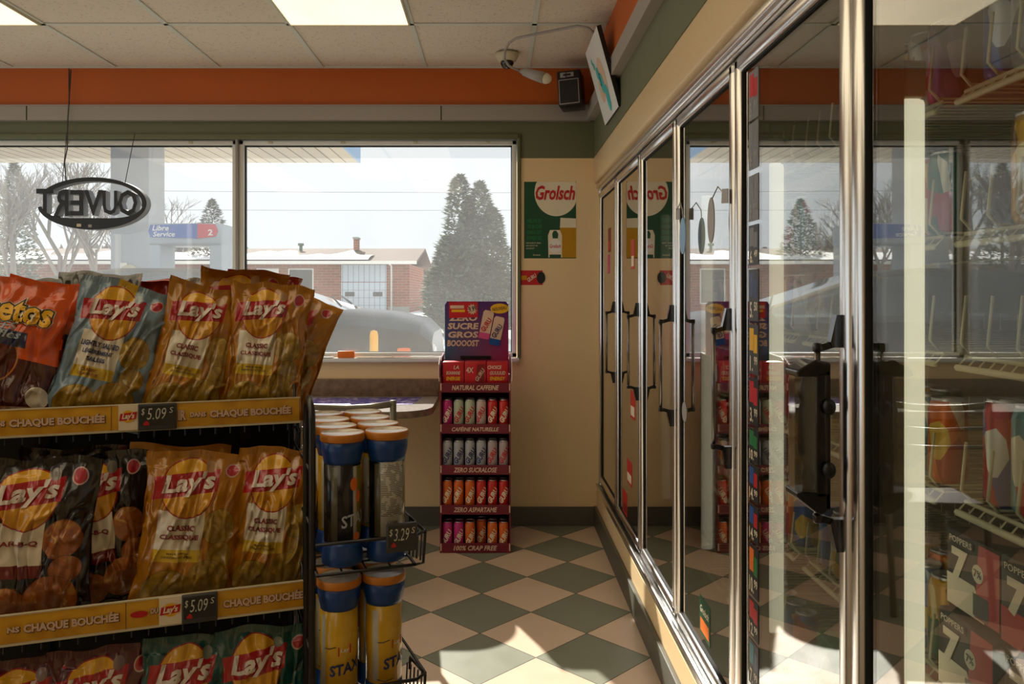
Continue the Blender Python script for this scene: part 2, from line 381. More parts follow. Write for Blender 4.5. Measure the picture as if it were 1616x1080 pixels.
m.bbox(-.04, .04, -3.45, 3.45, 0, .04, .004).bbox(-.04, .04, -3.45, 3.45, 2.26, 2.3, .004); m.build('window_frame', 'white_frame', r)
MB().box(-.003, .003, -3.41, 3.41, .04, 2.26).build('window_pane', 'glass_cooler_clear', r)
m = MB(); m.bbox(-4.36, .145, YB-.018, YB-.002, 2.29, 2.325, .006).bbox(.128, .15, YB-.018, YB-.002, .99, 2.325, .006)
m.bbox(-1.568+.026, -1.528, YB-.01, YB+.09, .99, 2.30, .004, 1)
struct(m.build('trim_5', ['olive', 'grey_trim']))
m = MB(); m.bbox(-4.36, .14, YB-.05, YB+.02, .972, .997, .006); struct(m.build('trim_6', 'white_frame'))
# ceiling troffers; the rows out of view are added to brighten the room
spots = [(-.72, 0), (-2.545, 0)] + [(cx, k) for k in (1, 2) for cx in (-.72, -1.3285, -2.545, -3.1535)] + [(-.72, 3), (-2.545, 3)]
for i, (cx, k) in enumerate(spots):
    y1 = 3.966-1.22*k; y0 = y1-1.22; ci = round((-.72-cx)/.6085)
    lab = 'lit ceiling light panel, the one nearer the speaker' if i == 0 else ('lit ceiling light panel at the far left above the snack shelves' if i == 1 else 'added unseen fill light panel, %s row from the window, %s from the cooler' % (('first', 'second', 'third', 'fourth', 'fifth')[k], ('first', 'second', '', 'third', 'fourth')[ci]))
    r = thing('ceiling_light', lab, 'ceiling light', (cx, (y0+y1)/2, ZC-.012), group='fluorescent panels of the dropped ceiling')
    w = .29; MB().box(-w, w, -.595, .595, 0, .010).build('diffuser', 'ceiling_panel', r)
    m = MB(); 
    for a, b, cc, d in ((-w-.008, -w, -.605, .605), (w, w+.008, -.605, .605), (-w, w, -.605, -.595), (-w, w, .595, .605)): m.box(a, b, cc, d, -.004, .010)
    m.build('frame', 'ivory', r)
# ================================================================ OUTSIDE
GZ = -.15
struct(MB().box(-90, 60, YB+.2, 140, GZ-.2, GZ).build('ground', 'snow_ground'))
# snowbank
m = MB(); n = 60; V = []; Fc = []
for i in range(n):
    for j in range(10):
        x = -75+i*2.0; y = 25.5+j*(1 if j < 6 else 1.8**(j-4)); h = .62*math.sin(min(1, j/3)*math.pi/2) + .16*noise.noise(Vector((x*.3, y*.3, 0)))*(j > 0)
        V.append((x, y, GZ-.05+h))
for i in range(n-1):
    for j in range(9): Fc.append((i*10+j, (i+1)*10+j, (i+1)*10+j+1, i*10+j+1))
m.add(V, Fc, 0, True); tag(m.build('snowbank', 'snow'), 'white snowbank along the far side of the street', 'snow', kind='stuff')
# canopy with soffit
r = thing('station_canopy', 'filling station canopy with ribbed beige soffit and blue fascia', 'canopy', (-3.26, 19, GZ))
zc = 4.5-GZ+.0; MB().box(-34, -.0, -7.2, 0, zc, zc+.06).build('soffit', 'soffit', r)
m = MB().box(-34, .03, -7.2, 0.04, zc+.06, zc+1.0, 0).box(-34, .05, -7.25, -7.2, zc, zc+1.0, 0).box(0, .05, -7.2, .04, zc, zc+.9, 1)
m.build('fascia', ['white', 'fascia_blue'], r)
m = MB(); m.box(-3.81, -3.11, -4.3, -3.6, 0, zc); o = m.build('column', 'column_grey', r)
m = MB(); m.box(-3.62, -3.5, -4.33, -4.30, 1.0, 2.1, 0).lathe([(0, 0), (.16, .001), (.16, .02), (0, .021)], 20, mi=1, fn=lambda v: Vector((v.x*1.25-3.46, -4.31-v.z, v.y*1.25+1.87)), sm=False)
m.build('column_sign', ['white', 'ivory'], r)
r = thing('canopy_light', 'round glass canopy light near the left edge of the view', 'light', px(65, 212, 12.5)); r.location.z = 4.5
m = MB(); m.lathe([(.1, 0), (.36, -.03), (.38, -.12), (.28, -.24), (0, -.3)], 28); m.build('glass_bowl', 'glass_clear', r); m = MB(); m.lathe([(.36, .02), (.4, 0), (.4, -.05), (.36, -.05)], 28); m.build('rim', 'steel', r)
# pump
PX = -4.0
r = thing('fuel_pump', 'grey self-service fuel pump with blue and red header', 'fuel pump', (-4.93, 13, GZ))
r.scale = (1.08, 1, 1.07)
m = MB(); m.box(-.54, -.36, -.3, .3, 0, 2.2).box(.36, .54, -.3, .3, 0, 2.2).box(-.54, .54, -.3, .3, 0, 1.35).box(-.5, .5, -.32, .32, 0, .12, 1); m.build('cabinet', ['pump_grey', 'dark_grey'], r, bevel=.02)
m = MB(); m.bbox(-.55, .55, -.33, .33, 2.15, 2.48, .05); m.build('header', 'pump_grey', r)
hd = r
fn = lambda a, b, d: Vector((a, -.335-d, 2.36+b))
m = MB(); pol = [(-.49, -.09), (.2, -.11), (.2, .11), (-.49, .09), (-.52, 0)]; m.prism(pol, fn, 0, .01, 0); m.prism([(.2, -.11), (.46, -.08), (.5, 0), (.46, .1), (.2, .11)], fn, 0, .01, 1)
m.text(lambda a, b: fn(a, b, .013), 'Libre', .24, .08, -.34, .045, shear=.2, bold=.02, mi=2).text(lambda a, b: fn(a, b, .013), 'Service', .32, .075, -.29, -.045, shear=.2, bold=.02, mi=2).text(lambda a, b: fn(a, b, .013), '2', .07, .09, .39, -.02, bold=.03, mi=2)
m.build('sign', ['pump_blue', 'pump_red', 'white'], r)
m = MB(); m.box(-.24, .2, -.32, -.30, 1.42, 1.52, 0).box(-.3, .3, -.31, -.3, .6, 1.3, 1); m.build('screen', ['pump_blue', 'white'], r)
# house
r = thing('house', 'low brick house with garage door and snowy shingle roof', 'house', (-14, 45, .35))
sx = lambda x: (x-782)*45/F+14; sz = lambda y: H-(y-465)*45/F-.35
m = MB(); x0, x1 = -14, sx(646); m.box(x0, x1, 0, 9, 0, sz(417)); m.box(sx(612), x1, -.02, 0, 0, .35, 1); m.build('wall', ['brick', 'concrete'], r)
m = MB(); m.prism([(-.9, sz(417)), (4.6, sz(389)), (9.9, sz(417)), (9.9, sz(413)), (4.6, sz(385)), (-.9, sz(413))], lambda a, b, d: Vector((d, a, b)), x0-.8, x1+.5)
m.box(x0-.8, x1+.5, -.95, -.85, sz(418), sz(413), 1); m.build('roof', ['roof_shingle', 'white'], r)
m = MB(); V = []; Fc = []
NS = 40
for i in range(NS+1):
    x = x0-.8 + (sx(585)-x0+.8)*i/NS; top = .62+.2*math.sin(i*.7)+.12*math.sin(i*1.9); top = min(1, top) * (1 if i < 38 else .6)
    for j in range(5):
        t = j/4*top; V.append((x, -.98+5.4*t, sz(413)+(sz(385)-sz(413))*t*.98 + .12*math.sin(math.pi*(.15+.85*j/4))+.02))
for i in range(NS):
    for j in range(4): Fc.append((i*5+j, (i+1)*5+j, (i+1)*5+j+1, i*5+j+1))
m.add(V, Fc, 0, True); tag(m.build('roof_snow', 'snow', r), 'patchy snow cover'); 
m = MB(); m.box(sx(539), sx(610), -.05, 0, sz(445), sz(418)); m.build('siding_panel', 'siding', r)
m = MB(); m.box(sx(539), sx(610), -.1, 0, 0, sz(446)); 
for q in range(1, 4): m.box(sx(539), sx(610), -.105, -.1, sz(446)*q/4-.02, sz(446)*q/4, 1)
m.box(sx(545), sx(560), -.11, -.1, sz(468), sz(461), 2).box(sx(589), sx(604), -.11, -.1, sz(468), sz(461), 2); m.build('garage_door', ['siding', 'grey', 'dark_grey'], r)
m = MB(); m.box(sx(455), sx(495), -.04, 0, sz(480), sz(424), 0).box(sx(457), sx(493), -.06, -.03, sz(478), sz(426), 1).box(sx(405), sx(440), -.04, 0, sz(480), sz(424), 0); m.build('window', ['white', 'dark_grey'], r)
m = MB(); m.box(sx(542), sx(549), 3.2, 3.9, sz(390), sz(371)).box(sx(541), sx(550), 3.1, 4, sz(371), sz(368), 1); m.build('chimney', ['brick', 'concrete'], r)
m = MB(); m.tube([(sx(451), 3.5, sz(392)), (sx(451), 3.5, sz(382))], .1, 8).tube([(sx(451), 3.5, sz(382)), (sx(451), 3.5, sz(378))], .18, 8); m.build('roof_vent', 'dark_green', r)
m = MB(); m.tube([(sx(618), -.1, 0), (sx(618), -.1, sz(420)), (sx(616), -.8, sz(416))], .06, 6); m.build('downpipe', 'white', r)
# far small white house (seen in the reflections)
r = thing('small_house', 'small white house with a snowy gable roof behind the bare trees', 'house', (-30, 62, GZ))
MB().box(-3, 3, 0, 6, 0, 2.6).build('wall', 'white', r); MB().prism([(-3.4, 2.5), (0, 4.4), (3.4, 2.5)], lambda a, b, d: Vector((a, d, b)), -.4, 6.4).build('roof', 'snow', r)
# car
def car(name, label, loc, rot, paint):
    r = thing(name, label, 'car', loc, (0, 0, rot))
    # x, z-bottom, belt, top, half width, half width of roof
    st = [(-4.9, .55, 1.05, 1.1, .72, .68), (-4.8, .4, 1.2, 1.32, .86, .8), (-4.5, .38, 1.24, 1.4, .92, .8), (-4.2, .38, 1.26, 1.70, .93, .68), (-3.4, .36, 1.26, 1.80, .94, .68), (-2.6, .36, 1.25, 1.80, .94, .68),
          (-2.15, .36, 1.24, 1.74, .94, .68), (-.98, .38, 1.22, 1.36, .93, .80), (-.5, .38, 1.18, 1.32, .92, .78), (-.15, .4, 1.12, 1.24, .89, .76), (-.03, .45, 1.02, 1.12, .84, .72), (0, .5, .8, .84, .8, .70)]
    V = []; Fc = []; MI = []
    for x, zb, zl, zt, w, wr in st:
        half = [(w*.9, zb), (w, zb+.15), (w, (zb+zl)/2), (w*.97, zl), (wr, zt-.05), (wr*.75, zt)]
        ring = [(x, y, z) for y, z in half] + [(x, -y, z) for y, z in half[::-1]]; V += ring
    n = 12
    m = MB(); b0 = 0
    for i in range(len(st)-1):
        for k in range(n):
            Fc.append((i*n+k, i*n+(k+1) % n, (i+1)*n+(k+1) % n, (i+1)*n+k))
            side = k in (3, 7); ws = k in (4, 5, 6); cab = 2 < i < 6
            MI.append(1 if (side and cab) or ((side or ws) and i in (2, 6) and k != 99) else 0)
    Fc += [tuple(range(n))[::-1], tuple((len(st)-1)*n+k for k in range(n))]; MI += [0, 0]
    m.add(V, Fc, 0, True); m.M[:] = MI; bo = m.build('car_body', [paint, 'glass_car'], r); bo.data.set_sharp_from_angle(angle=R(28))
    for px_ in (-3.85, -.95):
        for s in (-1, 1):
            w = MB(); w.lathe([(0, -.11), (.2, -.11), (.33, -.1), (.35, -.06), (.35, .06), (.33, .1), (.2, .11), (0, .11)], 24, fn=lambda v: Vector((v.x+px_, s*.84+v.z, v.y+.35)), mis=[1, 1, 0, 0, 0, 1, 1]); w.build('wheel', ['tyre', 'steel'], r)
    for s in (-1, 1):
        w = MB(); w.bbox(-.26, .0, s*.66-.15, s*.66+.15, .84, 1.02, .05); w.build('headlight', 'lamp_white', r)
        w = MB(); w.bbox(-.38, -.24, s*.86-.05, s*.86+.05, .84, .98, .02); w.build('turn_signal', 'orange', r)
        w = MB(); w.bbox(-1.75, -1.6, s*1.0-.08, s*1.0+.08, 1.1, 1.25, .03); w.build('side_mirror', paint, r)
    w = MB(); w.box(-.02, .03, -.45, .45, .55, .78); w.build('grille', 'dark_grey', r)
    w = MB(); w.tube([(-1.0, -.6, 1.40), (-1.2, -.1, 1.50)], .012, 5).tube([(-1.0, 0, 1.42), (-1.2, .5, 1.5)], .012, 5); w.build('wiper', 'black', r)
    return r
car('car', 'dark parked car outside the shop window, seen over the window sill', (-.62, 9.0, GZ), R(0), 'car_paint')
r = thing('bollard', 'yellow steel bollard standing between shop window and parked car', 'bollard', ((590-782)*7.0/F, 7.0, GZ)); m = MB(); m.lathe([(.038, 0), (.038, 1.16), (.03, 1.20), (0, 1.21)], 14); m.build('post', 'yellow', r)
# power lines
for q, (za, zb_) in enumerate(((5.2, 5.4), (6.1, 6.0))):
    m = MB(); pts = [(-40+4*i, 34, za+(zb_-za)*i/20-.35*math.sin(math.pi*i/20)) for i in range(21)]; m.tube(pts, .007, 4); tag(m.build('power_line', 'dark_grey'), ('lower' if q == 0 else 'upper') + ' of two power lines crossing the sky outside', 'cable')
# trees
def conifer(name, label, x, y, h, w, seed, mat, n=5200, z0=GZ, columns=((0, 1),), ex=.72):
    rnd = random.Random(seed); r = thing(name, label, 'tree', (x, y, z0))
    m = MB(); m.tube([(0, 0, 0), (0, 0, h*.85)], [.12, .03], 6); m.build('trunk', 'bark', r)
    V = []; Fc = []
    for i in range(n):
        ox, hs = rnd.choice(columns); hh = h*hs
        t = rnd.random()**1.25; rr = w/2*(1-t)**ex*(.80+.3*noise.noise(Vector((t*9, seed, ox))))*min(1, .55+t*4); a = rnd.random()*2*math.pi; q = rr*(rnd.random()**.4)
        p = Vector((ox+q*math.cos(a), q*math.sin(a)*.8, .25+t*(hh-.25))); s = .05+.13*rnd.random()*(1-.55*t)*h/5
        d = Vector((math.cos(a), math.sin(a), -.25+.9*rnd.random())).normalized()*s*1.7; e = Vector((-math.sin(a), math.cos(a), rnd.uniform(-.6, .6)))*s*.5
        b = len(V); V += [p-e, p+e, p+d]; Fc.append((b, b+1, b+2))
    m = MB(); m.add(V, Fc); m.build('foliage', mat, r); return r
conifer('cedar_tree', 'tall dense twin-topped cedar to the right of the brick house', (735-782)*26/F, 26, 5.25, 2.5, 3, 'conifer', 30000, 0, ((-.2, 1), (-.55, .62), (.45, .96), (.85, .8), (.1, .8)), .55)
conifer('spruce_tree', 'dark spruce tree rising behind the fuel pump', (335-782)*46/F, 46, 7.0, 5.6, 5, 'conifer_dark', 6000)
conifer('spruce_tree', 'small dark spruce at left end of the brick house roof', (388-782)*52/F, 52, 4.6, 3.4, 8, 'conifer_dark', 2500)
conifer('spruce_tree', 'tall pale spruce behind the open sign at the far left', (22-782)*40/F, 40, 8.2, 4.2, 11, 'conifer', 5000)
def bare_mesh(seed, h):
    rnd = random.Random(seed); m = MB()
    def br(p, d, L, rad, lv):
        q = p + d*L; m.tube([p, (p+q)/2+Vector((rnd.uniform(-1, 1), rnd.uniform(-1, 1), 0))*L*.05, q], [rad, rad*.8, rad*.6], 3 if lv < 3 else 5, cap=False)
        if lv == 0: return
        for k in range(rnd.choice((3, 4, 4, 5))):
            nd = (d + Vector((rnd.uniform(-1, 1), rnd.uniform(-1, 1), rnd.uniform(-.1, .7)))*.75).normalized(); br(p+d*L*rnd.uniform(.45, 1), nd, L*rnd.uniform(.55, .78), rad*.58, lv-1)
    br(Vector((0, 0, 0)), Vector((0, 0, 1)), h*.33, h*.016, 5); return m
protos = []
where = ['at far left behind the open sign', 'second from the left beyond the lot', 'left of the canopy column', 'behind the canopy column', 'just right of the canopy column', 'between column and pump', 'beyond the lot far left, outermost', 'behind the small white house', 'at the back left of the lot, second outermost']
for i, (xx, dd, hh, ps) in enumerate(((20, 30, 5.6, 0), (95, 34, 6.0, 1), (150, 30, 4.8, 0), (215, 40, 5.6, 1), (262, 48, 4.6, 0), (290, 60, 5.0, 1), (-90, 32, 7.5, 0), (-240, 44, 9, 1), (-170, 30, 7, 0))):
    if ps >= len(protos):
        r = thing('bare_tree', '', 'tree'); o = bare_mesh(40+ps, 6).build('branches', 'bark', r); protos.append(r); t = r
    else: t = copy_tree(protos[ps])
    t.location = ((xx-782)*dd/F, dd, GZ); t.scale = (hh/6*1.9, hh/6*1.6, hh/6*1.6); t.rotation_euler.z = i*1.3
    tag(t, 'leafless grey deciduous tree ' + where[i], 'tree', 'bare trees beyond the filling station')
r = thing('wooded_hill', 'long hazy band of distant woods on the horizon', 'woods', (-20, 95, GZ))
rnd = random.Random(9); V = []; Fc = []
for i in range(9000):
    x = rnd.uniform(-75, 30); hh = 3+3.5*abs(noise.noise(Vector((x*.12, 0, 0)))) + (3 if x < -22 else 0); z = rnd.random()*hh; b = len(V); s = rnd.uniform(.15, .5); y = rnd.uniform(-2, 4)
    V += [(x-s, y, z), (x+s, y, z-.1), (x+rnd.uniform(-.2, .2), y, z+s*2.4)]; Fc.append((b, b+1, b+2))
m = MB(); m.add(V, Fc); tag(m.build('tree_crowns', 'bark', r)); r['kind'] = 'stuff'
# ================================================================ COOLER
XG = .63
cool = thing('display_cooler', 'long glass-door drinks cooler along the right wall with chrome door frames', 'cooler', (.66, 2.4, 0))
def cl(v): return v - Vector((.66, 2.4, 0))
class CB(MB):
    """mesh in world coordinates, stored in the cooler's frame"""
    def build(s, name, mats, parent=None, **k):
        s.V = [tuple(Vector(v)-Vector((.66, 2.4, 0))) for v in s.V]; return MB.build(s, name, mats, parent, **k)
Y0, Y1 = SE[6], SE[0]
m = CB(); m.box(.66, 1.55, Y0-.03, YB-.002, .20, .24).box(.66, 1.55, Y0-.03, YB-.002, 2.0, 2.04).box(1.5, 1.55, Y0-.03, YB-.002, .24, 2.0).box(.70, 1.5, Y0-.03, Y0-.01, .24, 2.0).box(.70, 1.5, YB-.012, YB-.002, .24, 2.0)
m.build('cabinet_liner', 'interior', cool)
m = CB(); m.bbox(.605, .66, Y0-.04, YB-.003, 1.985, 2.03, .008).bbox(.598, .605, Y0-.04, YB-.003, 1.998, 2.022, .003)
m.bbox(.600, .66, Y0-.04, YB-.003, .205, .238, .006).bbox(.594, .61, Y0-.04, YB-.003, .236, .252, .005)
m.bbox(.612, .66, Y1-.03, YB-.003, .24, 2.0, .006).box(.61, .66, Y0-.04, Y0-.005, .24, 2.0, 0)
m.build('outer_frame', 'chrome', cool)
for i, s in enumerate(SE):
    if i == 0: continue
    m = CB(); m.box(.655, .698, s-.028, s+.028, .24, 2.0, 0).box(.64, .656, s-.003, s+.003, .24, 1.99, 1); m.build('mullion', ['interior', 'dark_gap', 'black'], cool)
    m = CB(); m.bbox(.700, .742, s-.02, s+.02, .50, 1.71, .01); o = m.build('lamp_tube', 'led_tube', cool)
    m = CB(); m.bbox(.700, .742, s-.02, s+.02, .455, .50, .006).bbox(.700, .742, s-.02, s+.02, 1.71, 1.775, .006).box(.698, .704, s-.012, s+.012, .42, 1.84); m.build('lamp_cap', 'led_cap', cool)
def handle(door, s_near, zt=1.335, zb=.915):
    yb = s_near+.028; m = CB()
    for z, sg in ((zt, 1), (zb, -1)):
        # foot plate on the stile, arm reaching out and towards the rod
        m.prism([(.615, z), (.603, z), (.592, z-sg*.05), (.596, z-sg*.058), (.615, z-sg*.058)], lambda a, b, d: Vector((a, d, b)), yb-.009, yb+.009, 0)
        m.prism([(.600, z-sg*.046), (.578, z-sg*.052), (.566, z-sg*.052), (.566, z-sg*.062), (.580, z-sg*.064), (.600, z-sg*.058)], lambda a, b, d: Vector((a, d, b)), yb-.006, yb+.006, 0)
        m.bbox(.565, .579, yb-.007, yb+.008, min(z-sg*.050, z-sg*.066), max(z-sg*.050, z-sg*.066), .003, 0)
    m.tube([(.572, yb, zt-.055), (.572, yb, zb+.055)], .0055, 12, 1)
    return m.build('handle', ['plastic_black', 'chrome_dark'], door)
for i in range(6):
    a, b = SE[i+1]+.004, SE[i]-.004; W_ = .042
    if i == 0: b -= .012
    m = CB()
    m.bbox(.614, .652, a, a+W_, .258, 1.978, .012).bbox(.614, .652, b-W_, b, .258, 1.978, .012).bbox(.614, .652, a, b, 1.936, 1.978, .012).bbox(.614, .652, a, b, .258, .300, .012)
    for yy in (a+W_, b-W_-.004): m.box(.622, .645, yy, yy+.004, .30, 1.936, 1)
    m.box(.622, .645, a+W_, b-W_, 1.932, 1.936, 1).box(.622, .645, a+W_, b-W_, .30, .304, 1)
    d = m.build('door', ['chrome', 'dark_gap'], cool)
    CB().box(.628, .631, a+W_, b-W_, .304, 1.932).build('glass_pane', 'glass_cooler', d)
    handle(d, SE[i+1])
    CB().bbox(.645, .652, a+.012, b-.012, .27, .285, .002).build('gasket', 'black', d)
# shelves
SZ = [1.72, 1.478, 1.269, 1.023, .695, .36]
for i in range(6):
    ya, yb = SE[i+1]+.034, SE[i]-.034
    for z in SZ:
        m = CB(); m.tube([(.785, ya, z-.022), (.785, yb, z-.022)], .006, 6).tube([(.80, ya, z-.004), (.80, yb, z-.004)], .004, 6)
        m.tube([(1.40, ya, z-.01), (1.40, yb, z-.01)], .005, 6)
        n = 22
        for k in range(n+1):
            y = ya+(yb-ya)*k/n; m.tube([(.785, y, z-.022), (.80, y, z-.005), (1.40, y, z-.005)], .002, 4)
        for k in range(9):
            y = ya+.012+(yb-ya-.03)*k/8; m.tube([(.80, y, z), (.782, y, z+.02), (.79, y, z+.10)], .0028, 5).tube([(.80, y, z+.004), (1.38, y, z+.004), (1.38, y, z+.05)], .002, 4)
        m.build('wire_shelf', 'cream_wire', cool)
# cans
PAL = {'red': ('#b01c20', '#d8d2c4', '#2c4a90', '#8a1018'), 'orange': ('#d9681c', '#e8c050', '#b03018', '#f0e0c0'), 'green': ('#1d6a3c', '#d8d8c8', '#0d3a24', '#b82828'), 'blue': ('#1e4f94', '#c0c8d0', '#122a54', '#d8b040'),
       'yellow': ('#c9971c', '#e8d8a0', '#6a3a14', '#20603a'), 'silver': ('#a4a6a8', '#c8c8c8', '#5a5c60', '#a02028'), 'teal': ('#2c7a80', '#d8d0b8', '#c03830', '#17474c'), 'purple': ('#5a2a6c', '#c8b0d0', '#2a1238', '#c84888')}
for k, (a, b_, c3, d4) in PAL.items():
    g = G('can_'+k, .28, .25); u, v, uvv = g.uv(); mp = g.n('ShaderNodeMapping'); g.t.links.new(uvv, mp.inputs[0]); mp.inputs['Scale'].default_value = (5, 2.6, 1)
    vo = g.n('ShaderNodeTexVoronoi'); vo.inputs['Scale'].default_value = 1.2; g.t.links.new(mp.outputs[0], vo.inputs[0]); sp = g.n('ShaderNodeSeparateColor'); g.t.links.new(vo.outputs['Color'], sp.inputs[0])
    rr = g.n('ShaderNodeValToRGB'); rr.color_ramp.interpolation = 'CONSTANT'; e = rr.color_ramp.elements; e[0].position = 0; e[0].color = c(a); e[1].position = .55; e[1].color = c(b_)
    q = e.new(.72); q.color = c(c3); q = e.new(.88); q.color = c(d4); g.t.links.new(sp.outputs[0], rr.inputs[0]); g.col(rr.outputs[0]); MT['can_'+k] = g.m
canp = {}
def make_can(kind, r=.033, h=.157):
    t = thing('drink_can', '', 'can'); m = MB()
    m.lathe([(r*.72, 0), (r*.86, .006), (r, .014), (r, h-.022), (r*.93, h-.014), (r*.82, h-.005)], 20, uvv=True); m.build('can_body', 'can_'+kind, t)
    m = MB(); m.lathe([(r*.82, h-.005), (r*.84, h-.001), (r*.80, h), (r*.76, h-.004), (0, h-.004)], 20, cap0=False).bbox(-.008, .012, -.006, .006, h-.004, h-.001, .001); m.build('lid', 'silver', t)
    return t
def put_can(kind, loc, label, group, h=.157):
    if (kind, h) not in canp: t = canp[(kind, h)] = make_can(kind, h=h)
    else: t = copy_tree(canp[(kind, h)])
    t.location = loc; t.rotation_euler.z = random.Random(str(loc)).random()*6.28; return tag(t, label, 'can', group)
# cartons
def carton(name, label, x, y0, y1, z0, z1, depth=.13, base='ink', side='red', words=True, alt=False):
    t = thing(name, label, 'carton', (x, (y0+y1)/2, z0), group='drink cartons inside the cooler'); w = (y1-y0)/2; h = z1-z0
    m = MB(); m.bbox(0, depth, -w, w, 0, h, .004, 0); m.build('box', base, t)
    fn = pl((-.0012, 0, 0), (0, -1, 0), (0, 0, 1))
    m = MB(); W2 = w*2
    m.add([fn(a, b) for a, b in ((-w+.003, h*.02), (w*.45, h*.02), (w*.1, h*.42), (-w+.003, h*.42))], [(0, 1, 2, 3)], 0)
    m.add([fn(a, b)+Vector((-.0003, 0, 0)) for a, b in ((w*.10, h*.04), (w*.97, h*.04), (w*.97, h*.97), (w*.25, h*.97))], [(0, 1, 2, 3)], 1)
    m.add([fn(w*.22+a, h*.60+b)+Vector((-.0006, 0, 0)) for a, b in ell(0, 0, w*.2, w*.2, 20)], [tuple(range(20))], 0)
    m.add([fn(a, b)+Vector((-.0006, 0, 0)) for a, b in ((w*.05, h*.06), (w*.6, h*.06), (w*.6, h*.34), (w*.05, h*.34))], [(0, 1, 2, 3)], 3)
    m.add([fn(a, b)+Vector((-.0007, 0, 0)) for a, b in ((-w*.88, h*.84), (w*.05, h*.84), (w*.05, h*.95), (-w*.88, h*.95))], [(0, 1, 2, 3)], 2)
    f2 = lambda a, b: fn(a, b)+Vector((-.001, 0, 0))
    m.text(f2, 'POPPERS', w*.85, h*.08, -w*.42, h*.895, bold=.01, mi=4).text(f2, '7', w*.62, h*.42, -w*.45, h*.58, bold=.05, mi=4)
    m.text(f2, '7%', w*.28, h*.1, w*.22, h*.60, bold=.02, mi=2)
    m.build('printed_front', ['cream', side, 'ink', 'dark_grey', 'cream'] if not alt else ['red', 'dark_grey', 'ink', 'navy', 'cream'], t); return t
rnd = random.Random(4)
kinds = list(PAL)
ORD = ['first', 'second', 'third', 'fourth', 'fifth', 'sixth', 'seventh', 'eighth', 'ninth']
SHN = ['top', 'second', 'third', 'fourth', 'fifth', 'bottom']
DN = ['farthest', 'fifth-nearest', 'fourth-nearest', 'third-nearest', 'second-nearest', 'nearest']
layout = {5: {1: 'cans', 0: 'cans', 3: 'cans', 2: 'none'}, 4: {3: 'mid', 4: 'cans2', 1: 'mid', 0: 'mid', 5: 'cans'}, 3: {2: 'cans', 3: 'cans', 4: 'cans', 5: 'mid', 1: 'mid'}, 2: {2: 'mid', 3: 'mid', 4: 'mid'}}
for bay in (2, 3, 4, 5):
    ya, yb = SE[bay+1]+.034, SE[bay]-.034
    for si, z in enumerate(SZ):
        kind = layout[bay].get(si)
        if not kind or kind == 'none': continue
        pool = {0: ['blue', 'silver', 'purple'], 1: ['yellow', 'green', 'teal'], 3: ['red', 'teal', 'orange', 'red'], 4: ['yellow', 'orange', 'blue']}.get(si, kinds)
        if bay == 4 and si == 1: pool = ['green', 'orange']
        for k in range(8):
            y = yb-.012-(yb-ya-.03)*(k+.5)/8
            if kind == 'mid' and k in (0, 1): continue
            if bay == 5 and si == 1 and k == 0: continue
            kk = pool[(k+bay+si) % len(pool)] if si in (0, 1, 3, 4) else rnd.choice(pool)
            if bay == 5 and si == 3: kk = ['red', 'teal', 'purple', 'orange', 'red', 'blue', 'red', 'teal'][k]
            if bay == 5 and si == 0: kk = ['blue', 'silver', 'blue'][k % 3]
            if bay == 5 and si == 1: kk = ['', 'yellow', 'green', 'yellow', 'green', 'teal', 'yellow', 'green'][k]
            put_can(kk, (.838, y, z), '%s drink can, %s shelf behind the %s cooler door, %s from far end' % (kk, SHN[si], DN[bay], ORD[k]), 'drink cans in the glass-door cooler', h=.176 if (bay == 5) else .157)
            if bay >= 4 and k < 6:
                kk2 = rnd.choice(kinds) if si != 3 else rnd.choice(['green', 'green', 'yellow'])
                put_can(kk2, (.915, y, z), '%s can, second row of %s shelf, %s cooler door, %s from far end' % (kk2, SHN[si], DN[bay], ORD[k]), 'drink cans in the glass-door cooler', h=.157)
ys = SE[5]-.0
carton('drink_carton', 'black and red carton with a large 7, upper left behind nearest cooler door', .785, 1.242, 1.392, .838, .968)
carton('drink_carton', 'black and red carton with a large 7, lower left behind nearest cooler door', .770, 1.235, 1.392, .700, .832, .14)
carton('drink_carton', 'black carton with large 7 and red bottom, upper right behind nearest cooler door', .780, 1.080, 1.236, .838, .972, alt=True)
carton('drink_carton', 'black carton with large 7 and red bottom, lower right behind nearest cooler door', .780, 1.080, 1.230, .700, .832, alt=True)
for k, (y0, y1, col, wd) in enumerate(((1.86, 2.0, 'green', 'green'), (1.70, 1.85, 'orange', 'orange'), (1.54, 1.69, 'dark_red', 'dark red'))):
    t = thing('drink_carton', '%s carton on the low shelf behind the second nearest cooler door' % wd, 'carton', (.80, (y0+y1)/2, .362), group='plain cartons on the low shelf'); m = MB(); m.bbox(0, .2, -(y1-y0)/2, (y1-y0)/2, 0, .17, .004); m.build('box', col, t)
    fn = pl((-.001, 0, 0), (0, -1, 0), (0, 0, 1)); m = MB(); m.add([fn(a, b) for a, b in ell(0, .085, .04, .05, 20)], [tuple(range(20))], 0); m.build('emblem', 'cream', t)
